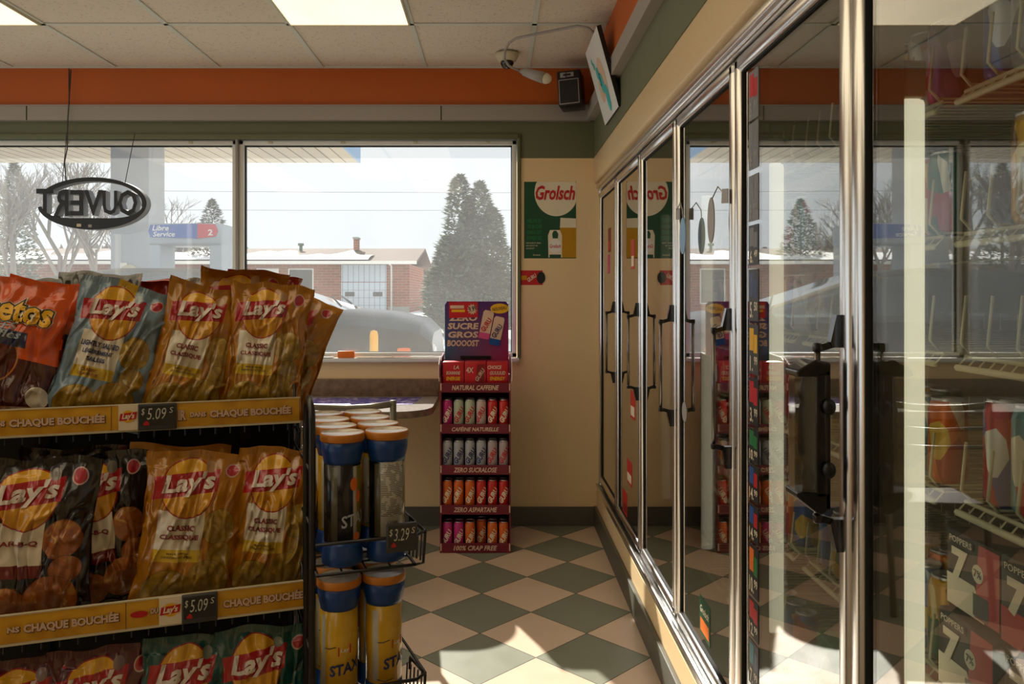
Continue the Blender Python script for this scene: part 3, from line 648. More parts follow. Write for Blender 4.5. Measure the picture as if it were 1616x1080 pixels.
# price tags in a column on the glass of the second nearest door
fx = pl((XG-.0035, 0, 0), (0, -1, 0), (0, 0, 1))
def zpx(y, d): return H-(y-465)*d/F
TG = [(110, 190, '3.99', 'red', 'grey', 'tag painted reflection-grey with red picture'), (192, 268, '6.99', 'grey', 'grey', 'plain tag painted reflection-grey'), (275, 350, '5.99', 'grey', 'grey', 'tag painted reflection-grey'), (354, 420, '6.49', 'grey', 'dark_grey', 'dark tag with picture painted reflection-grey'), (424, 508, '5.50', 'navy', 'dark_grey', 'dark tag with blue picture'),  # grey of these upper tags stands in for reflections on the door glass
      (512, 592, '1.99', 'yellow', 'dark_grey', 'dark tag with yellow picture'), (596, 672, '3.99', 'red', 'ink', 'black tag with red picture'), (676, 730, '10.99', 'green', 'ink', 'black tag with green picture'), (733, 793, '14.99', 'blue', 'ink', 'black tag, red and blue picture'),
      (796, 856, '14.99', 'blue', 'ink', 'black tag, blue and white picture'), (860, 942, '10.99', 'orange', 'ink', 'black tag, orange and green picture'), (945, 1008, '12.99', 'red', 'ink', 'black tag, red picture'), (1012, 1085, '7.99', 'teal', 'dark_grey', 'grey tag, teal picture')]
for i, (a, b, pr, colr, bgm, desc) in enumerate(TG):
    z1, z0 = zpx(a, 1.95), zpx(b, 1.95); h = z1-z0; w = .072
    t = thing('price_tag', '%s reading %s on cooler glass, %s from top' % (desc, pr, (ORD+['tenth', 'eleventh', 'twelfth', 'thirteenth'])[i]), 'price tag', (XG-.0025, 1.945, z0), group='price tags on the cooler glass')
    MB().box(-.0008, .0004, -w/2, w/2, .002, h-.002).build('card', bgm, t)
    f = pl((-.0012, 0, 0), (0, -1, 0), (0, 0, 1)); m = MB()
    m.add([f(*q) for q in ((-w*.4, h*.48), (w*.05, h*.48), (w*.05, h*.92), (-w*.4, h*.92))], [(0, 1, 2, 3)], 0); m.add([f(*q) for q in ((w*.02, h*.44), (w*.4, h*.44), (w*.4, h*.8), (w*.02, h*.8))], [(0, 1, 2, 3)], 1)
    m.build('picture', [colr, {'blue': 'red', 'orange': 'green', 'teal': 'navy'}.get(colr, colr)], t)
    m = MB(); a1, b1 = pr.split('.'); f = pl((-.0016, 0, 0), (0, -1, 0), (0, 0, 1)); m.text(f, a1+'.', .034 if len(a1) > 1 else .022, h*.3, -w*.18, h*.22, bold=.02).text(f, b1, .024, h*.17, w*.26, h*.29, bold=.02)
    m.build('price_lettering', 'cream' if bgm != 'grey' else 'grey_trim', t)
# small things on the doors
def sticker(label, y0, y1, z0, z1, mats, words=None, cat='sticker', name='sticker'):
    t = thing(name, label, cat, (XG-.0025, (y0+y1)/2, z0)); w = y1-y0; h = z1-z0
    MB().box(-.0006, .0004, -w/2, w/2, 0, h).build('card', mats[0], t); f = pl((-.001, 0, 0), (0, -1, 0), (0, 0, 1)); m = MB()
    m.add([f(*q) for q in ((-w*.4, h*.1), (w*.4, h*.1), (w*.4, h*.45), (-w*.4, h*.45))], [(0, 1, 2, 3)], 0); m.build('print', mats[1], t)
    if words: m = MB(); m.text(lambda a, b: f(a, b)+Vector((-.0006, 0, 0)), words, w*.8, h*.2, 0, h*.7, bold=.02, shear=.3); m.build('lettering', mats[2], t)
d = 4.3; sticker('red sticker high on the farthest cooler door', 4.36, 4.46, zpx(398, 4.4), zpx(360, 4.4), ['dark_red', 'red', 'cream'])
sticker('pink ribbon-like sticker on the farthest cooler door', 4.40, 4.48, zpx(432, 4.44), zpx(402, 4.44), ['magenta', 'pink', 'cream'])
sticker('red and white tall sticker on the second farthest door, near eye height', 3.62, 3.70, zpx(425, 3.65), zpx(378, 3.65), ['red', 'cream', 'cream'])
sticker('red sticker on the second farthest door, just under the handle', 3.60, 3.72, zpx(662, 3.65), zpx(618, 3.65), ['red', 'cream', 'cream'])
sticker('red sticker with white print, middle one low on the second farthest door', 3.68, 3.82, zpx(765, 3.75), zpx(727, 3.75), ['red', 'cream', 'cream'])
sticker('dark red sticker at the bottom of the second farthest door', 3.82, 3.95, zpx(812, 3.88), zpx(775, 3.88), ['red', 'dark_red', 'cream'])
sticker('green and white beer sticker at the bottom of the third nearest door', 2.34, 2.46, zpx(1005, 2.42), zpx(945, 2.42), ['dark_green', 'orange', 'cream'], 'Grolsch')
t = thing('sticker', 'round white ring sticker on the third nearest cooler door', 'sticker', (XG-.003, 2.655, zpx(650, 2.66))); m = MB(); m.lathe([(.021, 0), (.033, 0), (.033, .001), (.021, .001)], 28, sm=False, fn=lambda v: Vector((-v.z, v.x, v.y))); m.build('ring', 'grey_trim', t); m = MB(); m.text(pl((-.0005, 0, 0), (0, -1, 0), (0, 0, 1)), '18+', .024, .012, bold=.01); m.build('lettering', 'grey_trim', t)
def wobbler(label, py, pz, oy, oz, ry_, rz, mat):
    t = thing('wobbler_sign', label, 'sign', (.606, py, pz)); m = MB(); m.prism([(-.03, -.018), (.03, -.024), (.03, .014), (-.024, .02)], lambda a, b, d: Vector((d, -a, b)), -.001, .001); m.build('tab', 'grey_trim', t)
    dy, dz = oy-py, oz-pz; m = MB(); m.tube([(0, .02, .01), (-.004, dy*.5, .03), (-.008, dy*.95, .0), (-.008, dy, dz+rz)], .0018, 6); m.build('wire', 'steel', t)
    m = MB(); m.lathe([(0, -.002), (1, -.0015), (1, .0015), (0, .002)], 32, fn=lambda v: Vector((-.008+v.z, dy+v.x*ry_, dz+v.y*rz)), sm=False); m.build('disc', mat, t)
wobbler('grey oval wobbler on a curved wire at the right edge of the third nearest door', 2.115, zpx(308, 2.11), 2.22, zpx(347, 2.2), .034, .063, 'grey_trim')
wobbler('pale blue oval wobbler on a curved wire between the third and fourth nearest doors', 2.66, zpx(337, 2.66), 2.555, zpx(373, 2.57), .040, .058, 'fascia_blue')
# black dispenser clamped on the nearest visible handle
yc = SE[5]+.028+.004
t = thing('handle_dispenser', 'black plastic dispenser with clear cover clamped on the handle of the second nearest door', 'dispenser', (.572, yc, .995))
m = MB(); P = lambda a, b, d: Vector((a, d, b))
m.prism([(.014, .232), (.014, .256), (-.012, .262), (-.045, .243), (-.045, .232)], P, -.03, .03, 0).prism([(.014, 0), (.014, .03), (-.045, .03), (-.045, .02), (-.012, -.006), (.0, -.01)], P, -.03, .03, 0).box(.004, .014, -.03, .03, 0, .245, 0)
m.box(-.012, .006, -.030, -.022, .02, .24, 0); m.build('holder', 'plastic_black', t, bevel=.003)
m = MB(); m.lathe([(.010, .03), (.013, .05), (.009, .07), (.016, .085), (.018, .10), (.018, .165), (.014, .185), (.019, .2), (.012, .222), (.008, .232)], 16, at=(-.014, 0, 0)); m.build('roller', 'black', t)
m = MB(); m.prism([(.004, -.029), (-.038, -.026), (-.044, -.014), (-.044, .014), (-.038, .026), (.004, .029), (.004, .027), (-.036, .024), (-.042, .013), (-.042, -.013), (-.036, -.024), (.004, -.027)], lambda a, b, d: Vector((a, b, d)), .03, .232); m.build('clear_cover', 'glass_clear', t)
for z in (.07, .18): 
    m = MB(); m.lathe([(.006, 0), (.014, .003), (.014, .008), (.006, .012)], 16, fn=lambda v: Vector((.008+v.x*.8, -.03-v.z, z+v.y))); m.build('clamp_knob', 'black', t)
# ================================================================ THINGS ALONG THE BACK WALL
fb = lambda z=0: pl((0, YB-z, 0), (1, 0, 0), (0, 0, 1))
def bw(x, y, d=YB): return ((x-782)*d/F, H-(y-465)*d/F)
# OUVERT sign, seen from behind
cx, cz = bw(149, 322, 4.64)
t = thing('open_sign', 'black oval open sign reading OUVERT backwards, hung on wires in the window', 'sign', (cx, 4.64, cz))
sg = 4.64/F; rx, rz = 86*sg, 41*sg; f = lambda a, b, d: Vector((a, d, b))
m = MB()
def band(a0, a1, n, w0, w1, ox=0, oz=0, kx=1, kz=1):
    V = []; 
    for i in range(n+1):
        a = a0+(a1-a0)*i/n; w = w0+(w1-w0)*(.5-.5*math.cos(2*math.pi*i/n)); V += [((rx*kx)*math.cos(a)+ox, (rz*kz)*math.sin(a)+oz), ((rx*kx-w)*math.cos(a)+ox, (rz*kz-w)*math.sin(a)+oz)]
    for i in range(n):
        q = [V[2*i], V[2*i+2], V[2*i+3], V[2*i+1]]; m.prism(q, f, -.03, .03, 0, mside=1)
band(R(-172), R(-8), 36, .022, .066); band(R(-8), R(150), 36, .028, .022)
LT = 'OUVERT'; xs = [56, 28, 2, -24, -49, -74]; hs = [42, 40, 42, 42, 44, 44]; wz = [30, 23, 28, 21, 24, 27]
for ch, xx, hh, ww in zip(LT, xs, hs, wz):
    V, Fc = text2d(ch, ww*sg, (hh-2)*sg, 0, .02)
    P = [(-a + xx*sg, b+(1 if ch != 'T' else 2)*sg) for a, b in V]
    m.add([f(a, b, -.028) for a, b in P], Fc, 0); m.add([f(a, b, .028) for a, b in P], Fc, 0)
    ed = {}
    for q in Fc:
        for i in range(len(q)):
            k = (q[i], q[(i+1) % len(q)]); kk = tuple(sorted(k)); ed[kk] = ed.get(kk, 0)+1
    for (i, j), cnt in ed.items():
        if cnt == 1: m.add([f(*P[i], -.028), f(*P[j], -.028), f(*P[j], .028), f(*P[i], .028)], [(0, 1, 2, 3)], 1)
m.box(-.02, 0.0, -.032, -.03, -.138, -.122, 2).box(-.085, -.06, -.034, -.03, -.135, -.118, 3)
m.build('sign_face', ['black', 'grey', 'grey_trim', 'ivory'], t)
for xx, xt in ((-51, -48), (48, 60)):
    m = MB(); m.tube([(xx*sg, 0, .115), (xt*sg, .03, 2.31-cz)], .0022, 5); m.build('hanging_wire', 'dark_grey', t)
MB().tube([px(*q)-Vector((cx, 4.64, cz)) for q in ((104, 285, 4.63), (102, 255, 4.63), (106, 235, 4.63), (107, 190, 4.68), (112, 110, 4.70))], .0035, 6).build('power_cord', 'dark_grey', t)
# Grolsch poster
x0, zt = bw(827, 287); x1, zb = bw(909, 408)
t = thing('beer_poster', 'green beer poster with big white disc, can and full glass, taped to the beige wall', 'poster', ((x0+x1)/2, YB, zb)); w = x1-x0; h = zt-zb
P = lambda e: pl((-w/2, -.001-e, 0), (w, 0, 0), (0, 0, h))
m = MB(); m.box(-w/2, w/2, -.001, 0, 0, h, 0)
def shp(pts, e, mi): m.add([P(e)(a, b) for a, b in pts], [tuple(range(len(pts)))], mi)
ds = [(min(1, max(0, a)), min(1, b)) for a, b in ell(.62, .86, .42, .31, 48)]; shp(ds, .0008, 1)
shp([(.70, .01), (1, .01), (1, .42), (.69, .42)], .0008, 2); shp([(.69, .40), (1, .40), (1, .52), (.70, .53)], .0012, 1)
shp([(.47, .01), (.73, .01), (.73, .30), (.69, .37), (.50, .37), (.46, .30)], .0016, 1); shp(ell(.60, .16, .12, .09, 24), .0020, 3); shp([(.49, .01), (.71, .01), (.71, .05), (.49, .05)], .0020, 0)
shp([(.55, .26), (.65, .26), (.66, .32), (.62, .36), (.57, .36), (.54, .32)], .0020, 0)
m.build('print', ['dark_green', 'cream', 'gold_can', 'white'], t)
m = MB(); T = lambda a, b: P(.0026)(a, b)
def tx(s, w_, h_, x, y, mi, **k): m.text(T, s, w_, h_, x, y, mi=mi, **k)
tx('Grolsch', .76, .19, .60, .855, 0, bold=.03, shear=.25); tx('Grolsch', .22, .05, .60, .16, 0, shear=.2, bold=.02)
for q, s in enumerate(('NEUVE ET', 'TIE BUCHE', 'DANS EST', 'EXPERTISE')): tx(s, .28, .05, .20, .49-.075*q, 1, bold=.02)
for q in range(3): tx('UN GOUT VRAI'[:12-2*q], .28-.06*q, .018, .18-.03*q, .20-.035*q, 2)
tx('Grolsch', .14, .02, .24, .045, 2); m.build('lettering', ['red', 'green', 'cream'], t)
x0, zt = bw(822, 427); x1, zb = bw(859, 450)
t = thing('price_card', 'small red energy drink card on the wall below the beer poster', 'card', ((x0+x1)/2, YB, zb)); w = x1-x0; h = zt-zb
m = MB(); m.box(-w/2, w/2-.01, -.002, 0, 0, h, 0).lathe([(.0, 0), (.5, 0), (.5, .001), (0, .001)], 24, sm=False, mi=1, fn=lambda v: Vector((w*.36+v.x*.05, -.003-v.z, h*.5+v.y*.07))).box(-w/2+.003, -w/2+.035, -.003, -.002, h*.35, h*.65, 2)
m.build('card', ['red', 'ink', 'gold_can'], t)
m = MB(); m.text(pl((0, -.0035, 0), (1, 0, 0), (0, 0, 1)), 'GURU', .06, .024, -.005, h*.5, rot=.6, bold=.02, shear=.2); m.build('lettering', 'cream', t)
# counter with backsplash
t = thing('window_counter', 'grey laminate counter with rounded end under the window', 'counter', (-2.4, 4.43, 0))
m = MB(); xe = -.335+2.4; poly = [(-2.1, .31), (-2.1, -.33)] + [(xe-.20+.20*math.sin(R(a)), -.33+.20-.20*math.cos(R(a))) for a in range(0, 91, 10)] + [(xe, .31)]
m.prism(poly, lambda a, b, d: Vector((a, b, d)), .732, .770, 1, mside=0); m.F and None; m.M[1] = 1; m.build('worktop', ['tan_laminate', 'counter_top'], t, bevel=.003)
m = MB(); m.bbox(-2.1, xe+.0, .285, .318, .770, .872, .003); m.build('backsplash', 'tan_laminate', t)
for q in (-1.6, -.2, 1.2): m = MB(); m.prism([(.31, .73), (.31, .35), (.28, .35), (-.2, .70), (-.2, .73)], lambda a, b, d: Vector((d, a, b)), q, q+.03); m.build('bracket', 'tan_laminate', t)
t = thing('flyer', 'purple and blue printed placemat lying on the grey counter', 'flyer', (-.76, 4.45, .7705), (0, 0, R(3)))
MB().prism([(-.30, -.10), (.30, -.10), (.34, .20), (-.28, .20)], lambda a, b, d: Vector((a, b, d)), 0, .0012).build('sheet', 'placemat', t)
# sill clutter
o = tag(MB().bbox(bw(535, 550)[0], bw(561, 550)[0], 4.705, 4.725, .998, 1.038, .003).build('price_ticket', 'orange'), 'small orange ticket standing on the window sill', 'ticket')
for i, (a, b, mt, lab) in enumerate(((470, 528, 'grey_trim', 'grey folded flyer on the sill beside the chip bags'), (563, 640, 'kraft', 'brown curled paper on the sill right of the orange ticket'), (620, 650, 'red', 'small red leaflet on the window sill'), (645, 700, 'white', 'white sheet on the sill next to the energy drink stand'))):
    x0, x1 = bw(a, 0)[0], bw(b, 0)[0]; m = MB(); n = 6
    V = []; Fc = []
    for k in range(n+1):
        x = x0+(x1-x0)*k/n; zz = .999+.0035*abs(math.sin(k*1.3+i))+.001*i; V += [(x, 4.702+.003*i, zz), (x, 4.735, zz), (x, 4.702+.003*i, zz+.002), (x, 4.735, zz+.002)]
    for k in range(n): a_ = 4*k; Fc += [(a_, a_+4, a_+5, a_+1), (a_+2, a_+3, a_+7, a_+6), (a_, a_+2, a_+6, a_+4), (a_+1, a_+5, a_+7, a_+3)]
    m.add(V, Fc); tag(m.build('flyer', mt), lab, 'flyer')
# energy drink stand
SX, SY = -.107, 4.244
t = thing('drink_stand', 'maroon cardboard display stand of energy drink cans with purple header', 'display stand', (SX, SY, 0))
wd = .188; m = MB(); m.box(-wd, -wd+.008, 0, .34, 0, .93).box(wd-.008, wd, 0, .34, 0, .93).box(-wd, wd, .332, .34, 0, 1.0)
for s in (-1, 1): m.prism([(0, .93), (.0, .985), (.10, 1.03), (.34, 1.04), (.34, .93)], lambda a, b, d: Vector((d, a, b)), s*wd-.004 if s < 0 else wd-.004, -wd+.004 if s < 0 else wd+.002)
m.build('carcass', 'maroon', t)
for s in (-1, 1):
    m = MB(); m.prism([(-.001, .91), (-.001, 1.0), (.08, 1.035), (.08, 1.022), (.012, .99), (.012, .91)], lambda a, b, d: Vector((d, a, b)), s*(wd+.004), s*(wd+.007)); m.build('side_edge', 'white', t)
ZS = [.235, .446, .664, .882]; tiers = [.032, .235, .446, .664, .882]
words = ['100% CRAP FREE', 'ZERO ASPARTAME', 'ZERO SUCRALOSE', 'CAFÉINE NATURELLE', 'NATURAL CAFFEINE']
for z, wrd in zip(tiers, words):
    m = MB(); m.box(-wd+.008, wd-.008, .006, .332, z-.012 if z > .1 else .0, z-.006 if z > .1 else .006); 
    m.box(-wd, wd, -.004, .004, z-.030, z+.020, 0)
    for s in (-1, 1): m.box(s*(wd-.006)-.003, s*(wd-.006)+.003, -.006, -.003, z-.02, z+.018, 1)
    sh = m.build('tray', ['maroon', 'text_cream'], t)
    m = MB(); m.text(pl((0, -.0055, z-.005), (1, 0, 0), (0, 0, 1)), wrd, min(.25, .0165*len(wrd)), .026, shear=.25, bold=.025); m.build('tray_lettering', 'text_cream', sh)
g = G('header_print', .4); x, y, z, v = g.pos('Generated'); a = g.mix(x, c('#20507c'), c('#8c1468')); g.col(g.mix(z, g.mix(x, c('#1c6484'), c('#a81450')), c('#4a1c6c'))); MT['header_print'] = g.m
m = MB(); HY = .26; z0, z1 = 1.0, 1.332
m.prism([(-.178, z0), (.180, z0), (.180, z1-.02), (.165, z1), (-.165, z1), (-.178, z1-.02)], lambda a, b, d: Vector((a, d, b)), HY, HY+.006); hd = m.build('header', 'header_print', t)
f = lambda e=0: pl((0, HY-.001-e, 0), (1, 0, 0), (0, 0, 1)); m = MB()
for s, w_, zz in (('ZERO', .16, 1.240), ('SUCRE', .175, 1.193), ('GROS', .17, 1.145), ('BOOOOST', .18, 1.097)): m.text(f(.001), s, w_, .036, -.075, zz, bold=.04, shear=.12, mi=0)
m.add([f(.003)(a, b) for a, b in ((-.155, 1.238), (.008, 1.243), (.008, 1.330), (-.155, 1.330))], [(0, 1, 2, 3)], 1)
m.add([f(.004)(a, b) for a, b in ((-.148, 1.292), (-.07, 1.292), (-.07, 1.31), (-.148, 1.31))], [(0, 1, 2, 3)], 0); m.add([f(.004)(a, b) for a, b in ((-.14, 1.272), (-.065, 1.272), (-.065, 1.286), (-.14, 1.286))], [(0, 1, 2, 3)], 2)
st = [( -.024+(.030 if k % 2 else .021)*math.cos(k*math.pi/12), 1.288+(.032 if k % 2 else .022)*math.sin(k*math.pi/12)) for k in range(24)]
m.add([f(.004)(a, b) for a, b in st], [tuple(range(24))], 0); m.text(f(.005), '9.99', .045, .03, -.022, 1.290, mi=3, bold=.02, rot=.2)
for (a, b, r_, c1, c2) in ((.055, 1.20, -.22, 'cream', 4), (.115, 1.165, -.22, 'cream', 5)):
    R2 = lambda p, q: (a+p*math.cos(.2)+q*math.sin(.2)*-1*-1, b-p*math.sin(.2)*0+q*math.cos(.2)-p*.2)
    pts = [(-.028, -.08), (.028, -.08), (.03, -.07), (.03, .07), (.022, .082), (-.022, .082), (-.03, .07), (-.03, -.07)]
    e = .002 if a < .1 else .004
    m.add([f(e)(*R2(p, q)) for p, q in pts], [tuple(range(8))], 0); m.add([f(e+.001)(*R2(p, q)) for p, q in ((-.03, -.08), (.03, -.08), (.03, -.045), (-.03, -.045))], [(0, 1, 2, 3)], c2)
    m.text(f(e+.0015), 'GURU', .08, .03, a, b, rot=1.0, bold=.03, mi=1 if c2 == 4 else 6)
m.add([f(.007)(a, b) for a, b in ell(.130, 1.292, .052, .028, 28)], [tuple(range(28))], 2); m.text(f(.008), 'NOUVEAU', .08, .02, .13, 1.292, rot=.15, mi=3, bold=.01)
m.box(-.09, .08, HY-.012, HY-.004, 1.008, 1.026, 7)
m.build('header_print', ['text_cream', 'red', 'yellow', 'ink', 'pink', 'blue', 'navy', 'black'], hd)
# cartons on its top tray
for i, (xc, lines, wd_) in enumerate(((-.118, (('LA', .02), ('BONNNNE', .05), ('ENERGIE', .05)), 'left'), (0, (('4X', .03),), 'middle'), (.118, (('CHOICE', .05), ('GUUUUD', .055), ('ENERGY', .055)), 'right'))):
    b = thing('can_carton', 'red energy drink carton on top of the cardboard stand, %s one of three' % wd_, 'carton', (SX+xc, SY+.02, .883), group='red cartons on top of the stand'); m = MB(); m.bbox(-.057, .057, 0, .10, 0, .128, .003); m.build('box', 'red', b)
    f3 = pl((0, -.0015, 0), (1, 0, 0), (0, 0, 1)); m = MB()
    if i == 1:
        m.text(f3, '4X', .04, .03, -.03, .085, bold=.03).text(f3, 'GURU', .075, .022, .024, .06, rot=1.0, bold=.02, shear=.2); m.add([f3(a, b_)+Vector((0, .0006, 0)) for a, b_ in ((.0, .01), (.045, .01), (.05, .115), (.01, .115))], [(0, 1, 2, 3)], 2)
    else:
        for q, (s, w_) in enumerate(lines): m.text(f3, s, w_*1.5, .02, (.016 if q == 0 else 0)*(1 if i == 0 else -1), .10-.030*q, bold=.03, shear=.2, mi=1 if q == 2 else 0)
    m.build('lettering', ['text_cream', 'yellow', 'dark_red'], b)
# the cans of the stand
for nm, col in (('magenta', '#c22a78'), ('mint', '#b8bea4'), ('rose', '#c9b0a8'), ('blue_silver', '#a8a8ac'), ('red_silver', '#b09c9c'), ('amber', '#d8641c'), ('scarlet', '#c8281c')):
    M('guru_'+nm, col, rough=.3)
LET = {'magenta': 'cream', 'mint': 'red', 'rose': 'red', 'blue_silver': 'navy', 'red_silver': 'red', 'amber': 'cream', 'scarlet': 'cream'}
WN = {'magenta': 'magenta', 'mint': 'pale green', 'rose': 'pale pink', 'blue_silver': 'blue-lettered silver', 'red_silver': 'red-lettered silver', 'amber': 'orange', 'scarlet': 'red'}
gp = {}
def guru(nm, x, y, z, label):
    if nm not in gp:
        b = thing('energy_drink_can', '', 'can'); r = .0265; h = .152; m = MB(); m.lathe([(r*.75, 0), (r, .008), (r, h-.018), (r*.8, h-.004)], 20); m.build('can_body', 'guru_'+nm, b)
        m = MB(); m.lathe([(r*.8, h-.004), (r*.82, h), (r*.76, h), (r*.74, h-.004), (0, h-.004)], 20, cap0=False); m.build('lid', 'steel', b)
        m = MB(); cyl = lambda a, q: Vector(((r+.0006)*math.sin(a/r), -(r+.0006)*math.cos(a/r), q)); m.text(cyl, 'GURU', .088, .030, 0, .072, rot=1.05, bold=.04, shear=.2, sub=.008); m.build('lettering', LET[nm], b); gp[nm] = b
    else: b = copy_tree(gp[nm])
    b.location = (x, y, z); b.rotation_euler.z = random.Random(label).uniform(-.3, .3); tag(b, label, 'can', 'energy drink cans on the stand')
rows = [(3, ['magenta', 'mint', 'mint', 'rose', 'scarlet', 'scarlet'], 'top'), (2, ['blue_silver', 'blue_silver', 'blue_silver', 'blue_silver', 'red_silver', 'red_silver'], 'second'), (1, ['amber', 'amber', 'amber', 'scarlet', 'scarlet', 'scarlet'], 'third'), (0, ['magenta', 'magenta', 'amber', 'amber', 'amber', 'amber'], 'bottom')]
for ti, cols, nm in rows:
    z = tiers[ti]-.0055 if ti else .0065
    for k, q in enumerate(cols):
        off = .05 if (ti == 0 and k == 3) else 0
        guru(q, SX-.151+.0604*k, SY+.040+off, z, '%s energy drink can, %s row of the cardboard stand, %s from left' % (WN[q], nm, ORD[k]))
        guru(q, SX-.151+.0604*k, SY+.10+off, z, '%s can behind the front line, %s row of the stand, %s from left' % (WN[q], nm, ORD[k]))
# hanging / ceiling things in the corner
v0 = px(800, 88, 4.48)
t = thing('dome_camera', 'small ceiling dome camera with beige collar and dark lens', 'camera', (v0.x, 4.44, ZC-.007)); m = MB(); m.lathe([(.064, 0), (.066, -.012), (.05, -.042), (.030, -.046)], 24); m.build('collar', 'ivory', t); m = MB(); m.lathe([(.036, -.042), (.037, -.056), (.026, -.076), (.012, -.084), (0, -.086)], 20); m.build('lens_dome', 'plastic_black', t)
pa, pb = px(822, 112, 4.2), px(868, 126, 4.12); dv = (pb-pa)
t = thing('bullet_camera', 'white bullet security camera hanging on its bent grey conduit below the ceiling', 'camera', pa); dn = dv.normalized(); L = dv.length
m = MB(); m.tube([Vector(), dn*L*.08, dn*L*.10, dn*L*.42, dn*L*.82, dn*L*.83], [.012, .013, .020, .026, .030, .018], 20, 0); m.tube([dn*L*.83, dn*L*.9, dn*L*.98, dn*L*1.02], [.027, .027, .02, .01], 18, 1); m.build('housing', ['grey_trim', 'ivory'], t)
tag(MB().tube([px(938, 52, 3.88), px(928, 44, 3.88), px(912, 41, 3.9), px(880, 47, 3.95), px(840, 55, 4.0), px(815, 60, 4.04), px(803, 68, 4.08), px(797, 80, 4.12), px(796, 93, 4.15), px(803, 104, 4.18), px(822, 113, 4.2)], .0065, 8).build('conduit', 'grey_trim'), 'bent grey cable conduit running from hanging sign to the bullet camera', 'cable')
t = thing('wall_speaker', 'black speaker box mounted high in the corner beside the hanging sign', 'speaker', (.42, 4.50, 2.437), (0, R(-3), R(-14))); m = MB(); m.bbox(-.066, .066, 0, .16, 0, .196, .005); m.box(-.03, .03, .16, .205, .07, .12); m.build('cabinet', 'black', t)
m = MB(); m.box(-.055, .050, -.004, 0, .012, .142, 0).box(-.059, -.055, -.006, 0, .008, .146, 1).box(.050, .054, -.006, 0, .008, .146, 1).box(-.059, .054, -.006, 0, .142, .146, 1).box(-.059, .054, -.006, 0, .008, .012, 1); m.build('grille', ['ink', 'grey_trim'], t)
m = MB(); m.box(-.048, -.018, -.004, 0, .158, .186, 0).box(-.012, .028, -.004, 0, .160, .184, 0).box(-.03, .012, -.006, -.003, .166, .177, 1); m.build('badge', ['grey_trim', 'black'], t)
# tilted hanging sign
Bl, Br = Vector((.575, 4.20, 2.258)), Vector((.575, 3.74, 2.250)); Tl, Tr = Vector((.472, 4.20, 2.635)), Vector((.464, 3.74, 2.626))
t = thing('hanging_sign', 'white tilted sign board with teal and orange lettering mounted high on the right wall', 'sign', Bl)
ux = (Br-Bl); uz = (Tl-Bl); nn = ux.cross(uz).normalized(); nn = nn if nn.x < 0 else -nn
A = lambda a, b, d: ux*a + uz*b - nn*d
MB().prism([(0, 0), (1, 0), (1, 1), (0, 1)], A, 0, .022, 0, mside=1).build('board', ['white_frame', 'black'], t)
m = MB(); S = lambda e: (lambda a, b: ux*a + uz*b + nn*e)
m.add([S(.001)(a, b) for a, b in ell(.60, .47, .17, .27, 28)], [tuple(range(28))], 1); m.add([S(.001)(a, b) for a, b in ell(.38, .38, .13, .16, 20)], [tuple(range(20))], 1)
m.build('orange_shape', ['teal', 'text_cream'], t); m = MB()
g = G('sign_teal', .5); g.col(c('#3fb4b8')); MT['sign_teal'] = g.m

for (a, b, ra, rb, an) in ((.62, .22, .085, .17, -.15), (.50, .44, .10, .14, .25), (.40, .60, .07, .08, -.3), (.30, .72, .04, .05, .2), (.24, .80, .03, .04, 0)): m.add([S(.002+.0003*rb)(a+p*math.cos(an)-q*math.sin(an), b+p*math.sin(an)+q*math.cos(an)) for p, q in ell(0, 0, ra, rb, 24)], [tuple(range(24))], 0)
m.text(S(.0035), 'S', .10, .16, .47, .50, shear=.3, bold=.0, mi=1); m.build('lettering', ['sign_teal', 'dark_green'], t)
MB().tube([A(.2, .5, .02), A(.2, .5, .02)+Vector((.07, 0, 0))], .012, 8).tube([A(.8, .5, .02), A(.8, .5, .02)+Vector((.07, 0, 0))], .012, 8).build('bracket', 'black', t)
# chair by the counter
t = thing('cafe_chair', 'metal-backed chair pulled up to the grey counter behind the chip tubes', 'chair', (-.66, 3.62, 0), (0, 0, R(6)))
m = MB(); m.tube([(-.2, -.20, .90), (-.1, -.175, .885), (0, -.168, .88), (.1, -.175, .885), (.2, -.20, .90)], .014, 8).tube([(-.19, -.195, .80), (0, -.168, .785), (.19, -.195, .80)], .009, 8).tube([(-.19, -.195, .72), (0, -.168, .71), (.19, -.195, .72)], .009, 8); m.build('backrest', 'chair_metal', t)
for s in (-1, 1):
    m = MB(); m.tube([(s*.2, -.24, 0), (s*.2, -.18, .45), (s*.2, -.20, .915)], .014, 8); m.build('leg', 'chair_metal', t); m = MB(); m.tube([(s*.19, .21, 0), (s*.19, .19, .44)], .014, 8); m.build('leg', 'chair_metal', t)
m = MB(); m.bbox(-.2, .2, -.18, .21, .44, .475, .015); m.build('seat', 'chair_pad', t)
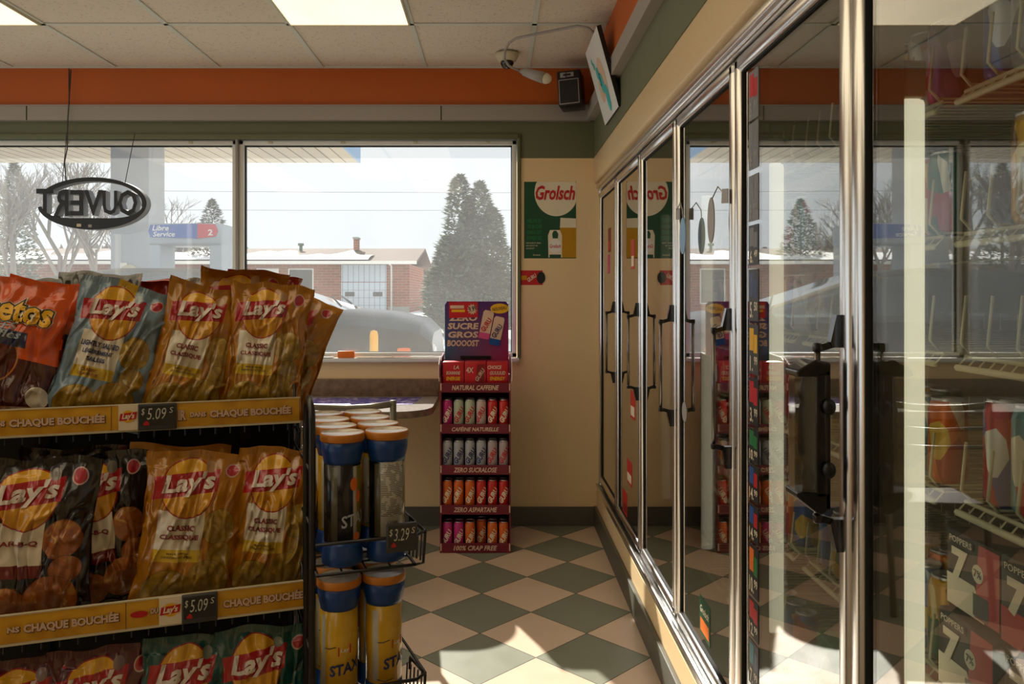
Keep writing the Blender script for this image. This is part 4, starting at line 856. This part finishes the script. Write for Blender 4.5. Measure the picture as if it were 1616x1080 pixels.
# ================================================================ SNACK SHELVES
GX, GY = -.4128, 1.65; TH = math.atan2(.337, .941); ct, st_ = math.cos(TH), math.sin(TH)
def wl(lx, ly, z=0): return Vector((GX+ct*lx-st_*ly, GY+st_*lx+ct*ly, z))
def lxp(xp, ly):
    k = (xp-782)/F; return (k*(GY+ct*ly)-GX+st_*ly)/(ct-st_*k)
def zp(yp, lx, ly): return H-(yp-465)*wl(lx, ly).y/F
gon = thing('snack_shelf_unit', 'black wire snack shelving unit with yellow label strips, filled with chip bags', 'shelf', (GX, GY, 0), (0, 0, TH))
LV = [(1.110, .003, .36), (.7815, -.143, .50), (.44, -.20, .56), (.10, -.22, .58)]   # shelf base height, front, depth
GL = -1.75
for i, (z, fy, dp) in enumerate(LV):
    m = MB(); m.tube([(GL, fy+.006, z), (.0, fy+.006, z), (.0, fy+dp, z), (GL, fy+dp, z)], .004, 6, closed=True)
    n = 62
    for k in range(n): 
        x = GL+(0-GL)*(k+.5)/n; m.tube([(x, fy+.002, z-.018), (x, fy+.004, z+.0), (x, fy+dp, z)], .0016, 4)
    for q in range(1, 7): m.tube([(GL, fy+dp*q/7, z-.003), (0, fy+dp*q/7, z-.003)], .0025, 4)
    m.tube([(0, fy+.01, z), (0, fy+.01, z+.07), (0, fy+dp, z+.07)], .003, 5)
    s = m.build('wire_shelf', 'black_wire', gon)
    if i < 3:
        m = MB(); m.bbox(GL, .008, fy-.003, fy+.001, z, z+.047, .0008, 0); m.box(GL, .010, fy-.0045, fy+.002, z-.004, z, 1).box(GL, .010, fy-.0045, fy+.002, z+.047, z+.049, 1)
        s2 = m.build('label_strip', ['strip_print', 'ivory'], gon)
        P = pl((0, fy-.0045, z+.0235), (1, 0, 0), (0, 0, 1))
        X = lambda xp: lxp(xp, fy)
        def line(s, a, b, h=.020, mi=0, dz=0):
            m = MB(); m.text(lambda q, r: P(q, r)+Vector((0, -.0008, 0)), s, X(b)-X(a), h, (X(a)+X(b))/2, dz, mi=mi, bold=.05); m.text(lambda q, r: P(q, r)+Vector((.0006, -.0003, -.0008)), s, X(b)-X(a)+.002, h+.001, (X(a)+X(b))/2, dz, mi=1, bold=.09); m.build('strip_lettering', ['text_cream', 'brown', 'red'], s2)
        if i == 0:
            line('CHAQUE BOUCHÉE', 15, 166); line('NS', -2, 9, .011); line('IR', 281, 294); line('DANS', 300, 325, .010); line('CHAQUE BOUCHÉE', 331, 459)
            line('CHAQUE BOUCHÉE', -260, -60); 
        elif i == 1:
            line('CHAQUE BOUCHÉE', 38, 188); line('NS', 12, 32, .010); line('DU', 238, 250, .010, dz=.003); line('CHAQUE BOUCHÉE', 352, 478)
            MB().add([P(a, b)+Vector((0, -.0006, 0)) for a, b in ell(X(220), 0, .0145, .006, 20)], [tuple(range(20))], 0).build('strip_logo', 'red', s2)
        else: line('CHAQUE BOUCHÉE', 60, 220); line('CHAQUE BOUCHÉE', 330, 470)
        m = MB()
        for xp in ((176, 279), (199, 343), (180,))[i]: m.box(X(xp)-.0004, X(xp)+.0004, fy-.0046, fy-.0042, z, z+.047, 1)
        m.build('strip_joint', ['ivory', 'brown'], s2)
m = MB(); m.box(GL, .0, .19, .205, .02, 1.10, 0)
for k in range(9): x = GL+.06+k*.2; m.box(x-.012, x+.012, .18, .19, .02, 1.12, 1)
m.build('back_panel', ['dark_gap', 'black_wire'], gon)
for x in (.012, GL):
    for y in (.16, .235): m = MB(); m.bbox(x-.012, x+.012, y-.012, y+.012, 0, 1.14, .002); m.build('upright', 'black_wire', gon)
m = MB(); 
for k in range(14): m.tube([(.012, -.14+.035*k, .16), (.012, -.14+.035*k, 1.09 if k > 4 else .78)], .0022, 4)
for z in (.2, .5, .76, .9, 1.08): m.tube([(.012, -.14 if z < .8 else .03, z), (.012, .33, z)], .003, 5)
m.build('end_grid', 'black_wire', gon)
# shelf tags and electronic price tags
def brandtag(x0p, x1p, li, lab):
    z, fy, _ = LV[li]; a, b = lxp(x0p, fy-.006), lxp(x1p, fy-.006); t = thing('brand_tag', lab, 'tag', wl((a+b)/2, fy-.0075, z), (0, 0, TH)); w = b-a
    MB().box(-w/2, w/2, -.001, .002, 0, .049).build('card', 'cream', t); m = MB(); P = pl((0, -.0016, .026), (1, 0, 0), (0, 0, 1))
    m.add([P(q, r) for q, r in ell(0, 0, w*.34, .012, 24)], [tuple(range(24))], 0); m.add([P(q, r)+Vector((0, -.0004, 0)) for q, r in ((-w*.46, -.008), (w*.40, -.005), (w*.46, .009), (-w*.40, .006))], [(0, 1, 2, 3)], 1)
    m.text(lambda q, r: P(q, r)+Vector((0, -.0009, 0)), "Lay's", w*.66, .014, 0, 0, shear=.3, bold=.04, mi=2, rot=.05); m.build('logo', ['yellow', 'red', 'cream'], t)
def price(x0p, x1p, li, txt, lab, zz=None, loc=None, w=None, small='S'):
    if loc is None:
        z, fy, _ = LV[li]; a, b = lxp(x0p, fy-.006), lxp(x1p, fy-.006); loc = wl((a+b)/2, fy-.0085, z-.001); w = b-a
    t = thing('price_tag', lab, 'price tag', loc, (0, 0, TH)); m = MB(); m.bbox(-w/2, w/2, -.004, .004, -.001, .050, .0015, 0); m.box(-w/2+.003, w/2-.003, -.0045, -.004, .008, .046, 1); m.build('casing', ['dark_grey', 'lcd'], t)
    m = MB(); P = pl((0, -.0052, 0), (1, 0, 0), (0, 0, 1)); m.text(P, '$', .006, .014, -w*.37, .035, bold=.0, shear=.15).text(P, txt, w*.50, .022, -w*.02, .031, shear=.2, bold=-.004).text(P, small, .007, .011, w*.36, .037, shear=.15); m.build('price_digits', 'lcd_digit', t)
    m = MB(); m.add([P(q, r) for q, r in ((-w*.36, .009), (-w*.2, .009), (-w*.22, .015), (-w*.28, .018), (-w*.36, .013))], [(0, 1, 2, 3, 4)]); m.build('red_mark', 'red', t)
brandtag(187, 218, 0, 'white snack brand tag on the upper yellow strip left of the price'); price(218, 279, 0, '5.09', 'electronic price tag reading 5.09 on the upper yellow strip')
brandtag(251, 287, 1, 'white snack brand tag on the lower yellow strip left of the price'); price(287, 343, 1, '5.09', 'electronic price tag reading 5.09 on the lower yellow strip')
# ---------------------------------------------------------------- bags
def bag_mat(name, kind, base, panel='#d8cfba', bar='#c9a81e', chip='#a5842a', extra=None):
    g = G('bag_'+name, .22, 0, .7, .35); u, v, uvv = g.uv(); x, y, z, ov = g.pos()
    lo = g.noise(5, ov, 3); b0 = g.mix(lo, c(base, .62), c(base, .95)); cur = b0
    def over(mask, colr): 
        nonlocal cur
        cur = g.mix(mask, cur, colr)
    if kind == 'lays':
        vo = g.noise(34, ov, 4, 1.2); chipc = g.ramp(vo, (.3, c(chip, .55)), (.55, c(chip)), (.75, c('#d8b45a')))
        for (cx_, cy_, r_, rx_) in ((.76, .52, .17, 1.0), (.30, .12, .19, 1.15), (.80, .34, .12, 1.1), (.68, .17, .21, 1.05)):
            over(g.disc(cx_, cy_, r_+.005, 1.5, rx_), c(chip, .42)); over(g.disc(cx_, cy_, r_, 1.5, rx_), chipc)
        if extra: over(g.rect(.36, .56, .86, 1.2, 0, 0), c(extra))
        over(g.rect(.14, .60, .30, .62, 0, .0), c(panel)); over(g.rect(.14, .60, .30, .375), c(bar))
        over(g.disc(.41, .76, .27, 1.42), c('#9a1420')); over(g.disc(.41, .76, .258, 1.42), g.ramp(g.f('SUBTRACT', v, .55), (.0, c('#c98a14')), (.35, c('#e0a81c'))))
        over(g.rect(.02, .66, .675, .82, .10, .06), c('#a8121c'))
        over(g.disc(.83, .885, .07, 1.42), c('#c8a8a0')); over(g.disc(.83, .885, .058, 1.42), c('#b02434')); over(g.disc(.62, .90, .05, 1.42), g.mix(.25, b0, c('#d8d0c0')))
    elif kind == 'puffs':
        wave = g.f('ADD', .55, g.f('MULTIPLY', u, -.12)); m1 = g.f('LESS_THAN', v, wave); over(m1, c('#4a1410'))
        vo = g.noise(14, ov, 3, 1); over(g.f('MULTIPLY', m1, g.f('LESS_THAN', v, .16)), g.ramp(vo, (.4, c('#8a1c14')), (.5, c('#b05a20')), (.62, c('#c8b8a0')), (.7, c('#3a100c'))))
        over(g.disc(.86, .22, .10, 1.4, .9), c('#d8d0c0')); over(g.disc(.42, .47, .25, 1.42), c('#c87a30')); over(g.disc(.42, .47, .235, 1.42), g.ramp(vo, (.45, c('#5a1a10')), (.6, c('#5a1a10')), (.62, c('#c87a30'))))
        over(g.rect(-.1, .72, .62, .72, -.12), c('#1a2c5c', .7))
    elif kind == 'plain':
        vo = g.noise(9, ov, 2, 1); over(g.f('GREATER_THAN', vo, .62), c(panel)); over(g.disc(.5, .4, .25, 1.4), c(bar))
    g.col(cur); g.bump(g.noise(26, ov, 3, .8), .28, .006); MT['bag_'+name] = g.m
bag_mat('classic', 'lays', '#bd7c0a'); bag_mat('salted', 'lays', '#7f9cb0', extra='#c9a01c'); bag_mat('bbq', 'lays', '#141216', bar='#6a1414', chip='#a8602a'); bag_mat('teal', 'lays', '#0f5a55', bar='#0f5a55'); bag_mat('crimson', 'lays', '#5a0f20', bar='#6a1414')
bag_mat('puffs', 'puffs', '#ee5f14'); bag_mat('red', 'plain', '#c03018', bar='#7a1414'); bag_mat('silver_red', 'plain', '#8a8480', '#b82018', '#b82018'); bag_mat('dark', 'plain', '#241c1c', '#58201c', '#7a5a20')
def bag(label, w, h, pos, lean=-10, roll=0, yaw=0, kind='classic', seed=1, T=.035, bend=0, words=None, group=None, logo=True):
    """pos: centre of the bottom seam in world coordinates; lean tips the top back, roll tips it sideways"""
    Mx = Matrix.Rotation(TH+R(yaw), 4, 'Z') @ Matrix.Rotation(R(roll), 4, 'Y') @ Matrix.Rotation(R(lean), 4, 'X')
    t = thing('chip_bag', label, 'chip bag', pos, Mx.to_euler(), group)
    def S(u, v, side=1, off=0):
        f = math.sin(min(1, max(0, v-.02)/.26)*math.pi/2) * math.sin(min(1, max(0, .955-v)/.34)*math.pi/2) if .02 < v < .955 else 0
        ft = .35 + .65*(1-v); a = abs(u); th = T*f*(.62+.55*(1-v))*max(0, 1-a**2.3)**.75
        x = u*w/2*(1-.10*f) + .004*noise.noise(Vector((seed*3.1, v*5, u*.5)))
        p = Vector((u*2.4+seed*7, v*4.2, side*3)); crease = .012*noise.noise(p) + .005*noise.noise(p*2.7)
        rid = abs(noise.noise(Vector((u*3.1+seed, v*2.3-u*1.5, seed*1.7+side)))); crease -= .012*math.exp(-(rid/.06)**2)*f*.7; rid = abs(noise.noise(Vector((u*2.0-v*2+seed, v*1.9+u, seed*2.3)))); crease += .008*math.exp(-(rid/.05)**2)*f
        seal = math.exp(-((v-.90)/.055)**2)+math.exp(-((v-.07)/.05)**2)
        y = -side*(th+crease*f) + .0035*math.sin(u*17+seed*2)*seal + (.0022*math.sin(u*90) if v > .955 or v < .02 else 0)
        z = v*h + .004*math.sin(u*4+seed)*(v > .9)
        if v > .84: k = (v-.84)/.16; y += bend*k*k; z -= abs(bend)*.5*k*k; y += .012*noise.noise(Vector((u*1.7+seed, 2.2, 0)))*k; z += .006*noise.noise(Vector((u*2.2, seed*2, 5)))*k
        return Vector((x, y-side*off, z))
    nu, nv = (64, 84) if logo else (30, 40); m = MB()
    for side in (1, -1):
        V = [S(-1+2*i/nu, j/nv, side, .0004) for j in range(nv+1) for i in range(nu+1)]; Fc = []; uv = []
        for j in range(nv):
            for i in range(nu):
                a = j*(nu+1)+i; q = (a, a+1, a+nu+2, a+nu+1); U = [(i/nu, j/nv), ((i+1)/nu, j/nv), ((i+1)/nu, (j+1)/nv), (i/nu, (j+1)/nv)]
                if side < 0: q = q[::-1]; U = [(1-a_, b_) for a_, b_ in U[::-1]]
                Fc.append(q); uv.append(U)
        m.add(V, Fc, 0, True, uv)
    m.build('bag_film', 'bag_'+kind, t)
    def dec(a, b): return S(max(-1, min(1, 2*a-1)), b, 1, .0036)
    if kind in ('classic', 'salted', 'bbq', 'teal', 'crimson') and logo:
        m = MB(); asp = w/h
        # conform lettering: a = u (0..1), b = v (0..1)
        def lt(s, wu, hv, cu, cv, mi, rot=0, **k):
            V, Fc = text2d(s, wu*w, hv*h, k.get('shear', 0), k.get('bold', .02), .0055); cr, sr = math.cos(rot), math.sin(rot)
            m.add([dec(cu+(a*cr-b*sr)/w, cv+(a*sr+b*cr)/h) for a, b in V], Fc, mi)
        lt("Lay's", .54, .15, .41, .787, 0, rot=.12, shear=.28, bold=.035); m.build('brand_lettering', ['cream_print'], t)
        m = MB(); col = {'classic': 'dark_red', 'salted': 'navy', 'bbq': 'dark_red'}.get(kind)
        if words:
            for q, (s, wu, cv) in enumerate(words): lt(s, wu, .036, .37, cv, 0, bold=.035)
            if kind == 'salted': lt('CLASSIC', .18, .02, .33, .352, 1); lt('CLASSIQUE', .22, .02, .33, .322, 1)
            elif kind == 'classic': lt('MADE WITH', .2, .012, .37, .352, 2); lt('CANADIAN POTATOES', .30, .014, .37, .330, 2)
            m.build('flavour_lettering', [col or 'dark_red', 'dark_red', 'brown'], t)
    if kind == 'puffs' and logo:
        def lt(m, s, wu, hv, cu, cv, mi, rot=0, off=.002, **k):
            V, Fc = text2d(s, wu*w, hv*h, k.get('shear', 0), k.get('bold', .02), .009); cr, sr = math.cos(rot), math.sin(rot)
            m.add([S(max(-1, min(1, 2*(cu+(a*cr-b*sr)/w)-1)), cv+(a*sr+b*cr)/h, 1, off) for a, b in V], Fc, mi)
        m = MB(); lt(m, 'Cheetos', .90, .19, .46, .80, 2, rot=-.1, off=.003, bold=.13); lt(m, 'Cheetos', .885, .185, .46, .80, 1, rot=-.1, off=.0037, bold=.09); lt(m, 'Cheetos', .86, .178, .46, .80, 0, rot=-.1, off=.0046, bold=.03)
        lt(m, 'PUFFS', .34, .05, .45, .685, 3, rot=-.08, shear=.2); lt(m, 'Soufflés', .44, .05, .45, .63, 3, rot=-.08, shear=.2); m.build('brand_lettering', ['yellow', 'ink', 'cream', 'pump_grey'], t)
    return t

def at(xp, ly, z): return wl(lxp(xp, ly), ly, z)
Z0 = LV[0][0]+.004; Z1 = LV[1][0]+.004; Z2 = LV[2][0]+.004
CL = [('CLASSIC', .27, .512), ('CLASSIQUE', .38, .452)]
# upper shelf, front row
bag('orange cheese puffs bag, leftmost on the upper snack shelf', .225, .292, at(-16, .055, Z0), -8, 6, 0, 'puffs', 2, .04, words=None)
bag('pale blue lightly salted chip bag between the orange puffs and the yellow bags', .185, .292, at(141, .055, Z0), -9, 15, 2, 'salted', 3, .036, words=[('LIGHTLY SALTED', .42, .53), ('LÉGÈREMENT', .34, .48), ('SALÉES', .2, .43)])
bag('yellow classic chip bag, upper shelf, right beside the pale blue bag', .175, .285, at(283, .06, Z0), -9, 14, 4, 'classic', 5, .036, words=CL)
bag('yellow classic chip bag at the right end of the upper shelf', .175, .285, at(409, .055, Z0), -9, 6, -4, 'classic', 7, .038, words=CL)
# upper shelf, behind
bag('orange puffs bag peeking out behind the front puffs bag', .19, .285, at(58, .12, Z0), -4, 8, -6, 'puffs', 12, .03, logo=False)
bag('yellow chip bag sticking up highest behind the right-hand classic bag', .19, .325, at(372, .15, Z0), -5, 4, 4, 'classic', 13, .03, bend=-.03, logo=False)
bag('yellow chip bag leaning out to the right behind the end bag', .17, .275, at(425, .14, Z0), -5, 17, -16, 'classic', 14, .03, bend=.02, logo=False)
bag('silver and red chip bag wedged between pale blue bag and first yellow bag', .15, .255, at(222, .12, Z0), -5, 14, 10, 'silver_red', 15, .03)
bag('dark bag with pointed corner behind the pale blue bag', .16, .315, at(150, .16, Z0), -4, 2, 3, 'dark', 16, .028, bend=.02)
for i, (xp, ly, h, rl, k, lab) in enumerate(((238, .27, .298, 6, 'red', 'red bag peeking over the pale blue bag on the far side'), (283, .28, .305, -5, 'red', 'red bag behind the gap between the two middle bags'), (316, .27, .295, 9, 'silver_red', 'silver and red bag on the far side behind the first yellow bag'), (388, .28, .318, 8, 'red', 'tallest red bag corner above the yellow bags'), (110, .27, .30, -4, 'red', 'red bag on the far side behind the orange puffs'), (40, .28, .30, 5, 'dark', 'dark bag on the far side above the orange puffs'), (-60, .27, .31, 0, 'red', 'red bag on the far side at the left edge'))):
    bag(lab, .17, h, at(xp, ly, Z0), 4, rl, 0, k, 20+i, .025, bend=(-.02, .03, .02)[i % 3], group='bags on the far side of the snack shelf')
# lower shelf
bag('black barbecue chip bag at the left end of the lower shelf', .20, .29, at(48, -.075, Z1), -6, 3, -3, 'bbq', 31, .045, words=[('BAR-B-Q', .38, .50)])
bag('second black barbecue chip bag, pushed deeper beside the first', .185, .28, at(172, -.01, Z1), -4, -4, 8, 'bbq', 32, .04, words=[('BAR-B-Q', .34, .50)])
bag('yellow classic chip bag in the middle of the lower shelf', .195, .285, at(288, -.075, Z1), -7, 7, 4, 'classic', 33, .045, words=CL)
bag('yellow classic chip bag at the right end of the lower shelf', .175, .28, at(422, -.07, Z1), -7, 7, -5, 'classic', 34, .042, words=CL)
bag('yellow chip bag at the lower shelf end with a corner poking out past the shelf', .16, .265, at(450, 0, Z1), -3, 12, -14, 'classic', 35, .03, bend=-.02, logo=False)
bag('yellow chip bag hidden behind the middle classic bag of the lower shelf', .19, .285, at(262, .02, Z1), -2, 6, 4, 'classic', 36, .03, logo=False)
bag('black chip bag in the dark behind the barbecue bags', .19, .29, at(110, .03, Z1), -2, 2, 0, 'dark', 37, .03)
bag('black barbecue bag cut off by the left edge of the view', .19, .285, at(-80, -.06, Z1), -5, 3, 0, 'bbq', 38, .04)
# bottom visible shelf
for i, (xp, k, lab) in enumerate(((20, 'crimson', 'dark red chip bag at the far left of the lowest visible shelf'), (150, 'crimson', 'dark red chip bag left of the teal bags'), (275, 'teal', 'teal chip bag, left one of the two on the lowest visible shelf'), (410, 'teal', 'teal chip bag, right one of the two on the lowest visible shelf'))):
    bag(lab, .19, .29, at(xp, -.12, Z2), -6, (4, 3, 8, 3)[i], 2, k, 50+i, .04)
# small jar and teal bag at the far corner of the unit
t = thing('dip_jar', 'small dark red jar with green cap at the right end of the upper shelf', 'jar', at(474, .235, 1.118)); m = MB(); m.lathe([(.015, 0), (.017, .004), (.013, .03), (.015, .055), (.011, .062)], 16); m.build('jar_body', 'dark_red', t); m = MB(); m.lathe([(.013, .060), (.013, .074), (.011, .078), (0, .079)], 16); m.build('cap', 'green', t)
bag('narrow teal bag standing behind the right end of the upper shelf', .07, .26, at(452, .30, 1.114), 0, 4, 0, 'teal', 71, .02, logo=False)
# ---------------------------------------------------------------- stacked-chip tubes in their wire rack
rk = thing('tube_rack', 'black wire side rack holding potato chip tubes at the shelf end', 'rack', (GX, GY, 0), (0, 0, TH))
xa, xb, ya, yb = .012, .188, -.262, .15
m = MB(); m.tube([(.006, -.235, .10), (.006, -.235, 1.135), (.006, -.225, 1.165), (.006, -.19, 1.18), (.006, -.155, 1.165), (.006, -.145, 1.12), (.006, -.145, .10)], .0065, 8)
m.tube([(.006, .12, .10), (.006, .12, 1.10)], .005, 8)
for z in (.3, .55, .72, .95, 1.05): m.tube([(.006, -.235, z), (.006, .12, z)], .003, 5)
m.build('side_frame', 'black_wire', rk)
for z in (.876, .612, .35):
    m = MB(); m.tube([(xa, ya, z), (xb, ya, z), (xb, yb, z), (xa, yb, z)], .0032, 6, closed=True)
    for k in range(1, 8): y = ya+(yb-ya)*k/8; m.tube([(xa, y, z), (xb, y, z)], .002, 4)
    for k in range(1, 4): x = xa+(xb-xa)*k/4; m.tube([(x, ya, z), (x, yb, z)], .002, 4)
    zz = z+.055; m.tube([(xa-.004, ya-.004, zz), (xb+.002, ya-.004, zz), (xb+.022, ya+.01, zz+.002), (xb+.006, yb, zz), (xa, yb, zz)], .0032, 6)
    m.tube([(xb+.022, ya+.01, zz), (xb+.018, ya+.01, z-.002), (xb, ya, z)], .0028, 6).tube([(xb+.022, ya+.01, zz), (xb+.0, ya+.04, zz+.022), (xb+.0, ya+.04, zz)], .0028, 6)
    for k in range(5): y = ya+.02+k*.012; m.tube([(xb+.018-.004*k, y, zz), (xb+.015-.004*k, y, z)], .0018, 4)
    m.build('basket', 'black_wire', rk)
tp = {}
def tube_mat(kind):
    g = G('tube_'+kind, .25, 0, .5, .2); u, v, uvv = g.uv(); cur = c('#d0a018') if kind == 'yellow' else c('#141418'); 
    x, y, z, ov = g.pos(); nz = g.noise(18, ov, 2, .6)
    if kind == 'yellow': cur = g.mix(nz, c('#c09010'), c('#dcb42c')); cur = g.mix(g.rect(.56, .62, .05, .93), cur, c('#b8b4a6'))
    else:
        cur = g.mix(g.rect(.84, .93, .05, .96), cur, c('#8a7a1c')); cur = g.mix(g.rect(.80, .84, .05, .96), cur, c('#b8b4a6')); cur = g.mix(g.rect(.60, .66, .05, .96), cur, c('#54503c'))
    if kind == 'label':
        ln = g.f('LESS_THAN', g.f('FRACT', g.f('MULTIPLY', v, 46)), .45); word = g.f('GREATER_THAN', g.noise(90, ov, 1), .45)
        lab = g.mix(g.f('MULTIPLY', g.f('MULTIPLY', ln, word), g.f('GREATER_THAN', v, .30)), c('#b4b0a2'), c('#5a564c'))
        bars = g.f('GREATER_THAN', g.f('FRACT', g.f('MULTIPLY', u, 95)), .5); lab = g.mix(g.f('MULTIPLY', g.rect(.72, .84, .06, .24), bars), lab, c('#1a1a1a')); cur = g.mix(g.rect(.66, .88, .02, .985), cur, lab)
    g.col(cur); MT['tube_'+kind] = g.m
for k in ('yellow', 'black', 'label'): tube_mat(k)
def chip_tube(kind, loc, rz, label):
    if kind not in tp:
        t = thing('chip_tube', '', 'chip tube'); r = .0335
        m = MB(); m.lathe([(r, .040), (r, .186)], 40, uvv=True); m.build('tube_body', 'tube_'+kind, t)
        m = MB(); m.lathe([(r+.0002, .184), (r+.001, .190), (.0385, .206), (.0392, .226)], 36); m.build('collar', 'stax_blue', t)
        m = MB(); m.lathe([(.035, 0), (.0375, .003), (.0375, .018), (r+.001, .034), (r+.0002, .042)], 36); m.build('base', 'stax_blue', t)
        m = MB(); m.lathe([(.0395, .224), (.0408, .226), (.0408, .236), (.0395, .2385), (.0376, .2385), (.0376, .2360)], 36, mi=0).lathe([(.0375, .2385), (.0365, .2368), (0, .2368)], 36, mi=1, cap0=False)
        m.build('lid', ['lid_orange', 'lid_top'], t)
        cyl = lambda a, q: Vector(((r+.0008)*math.sin(a/r), -(r+.0008)*math.cos(a/r), q)); m = MB()
        if kind == 'yellow':
            m.text(cyl, 'STAX', .062, .020, .012, .082, rot=.15, shear=.2, bold=.03, mi=0, sub=.006); m.add([cyl(a, b) for a, b in ((-.002, .105), (.022, .108), (.022, .124), (-.002, .121))], [(0, 1, 2, 3)], 1)
            m.text(lambda a, q: cyl(a, q)*1.01 - Vector((0, 0, q*.01)), 'Lay', .016, .010, .010, .1145, shear=.2, bold=.03, mi=2); m.tube([cyl(-.028, .118), cyl(-.018, .118), cyl(-.006, .122)], .0008, 4, 3); m.tube([cyl(-.03, .05), cyl(-.015, .046), cyl(.0, .05)], .0008, 4, 3)
        elif kind == 'black':
            m.text(cyl, 'STAX', .062, .022, .018, .085, rot=.15, shear=.2, bold=.02, mi=4, sub=.006)
            for (a, b, rx_, ry_) in ((.012, .148, .008, .012), (.022, .125, .006, .012), (.018, .052, .007, .008)): m.add([cyl(q, s_) for q, s_ in ell(a, b, rx_, ry_, 16)], [tuple(range(16))], 5)
        if m.V: m.build('lettering', ['navy', 'red', 'cream', 'ink', 'pump_grey', 'orange'], t)
        tp[kind] = t
    else: t = copy_tree(tp[kind])
    t.location = loc; t.rotation_euler.z = rz; return tag(t, label, 'chip tube', 'potato chip tubes in the wire rack')
RW = ['front', 'second', 'third', 'back']
for tier, z in enumerate((.8795, .6155)):
    for r_ in range(4):
        for col in range(2):
            lx = .0635+.083*col + (.0 if tier == 0 else -.006); ly = -.2117+.083*r_
            kind = ('black', 'label')[col] if tier == 0 else 'yellow'
            rz = TH + (R(-8) if col == 0 else R(0)) + (R(18)*col if tier else 0)
            if tier == 0 and col == 0: rz = TH+R(8)
            if tier == 0 and r_ > 0: kind = 'yellow'
            chip_tube(kind, wl(lx, ly, z), rz, '%s chip tube, %s basket of the wire rack, %s row, %s column' % ({'black': 'black', 'label': 'black and white back-label', 'yellow': 'yellow'}[kind], ('upper', 'lower')[tier], RW[r_], ('left', 'right')[col]))
price(0, 0, 0, '3.29', 'electronic price tag reading 3.29 on the wire rack below the tubes', loc=wl(.160, -.275, .908), w=.056)
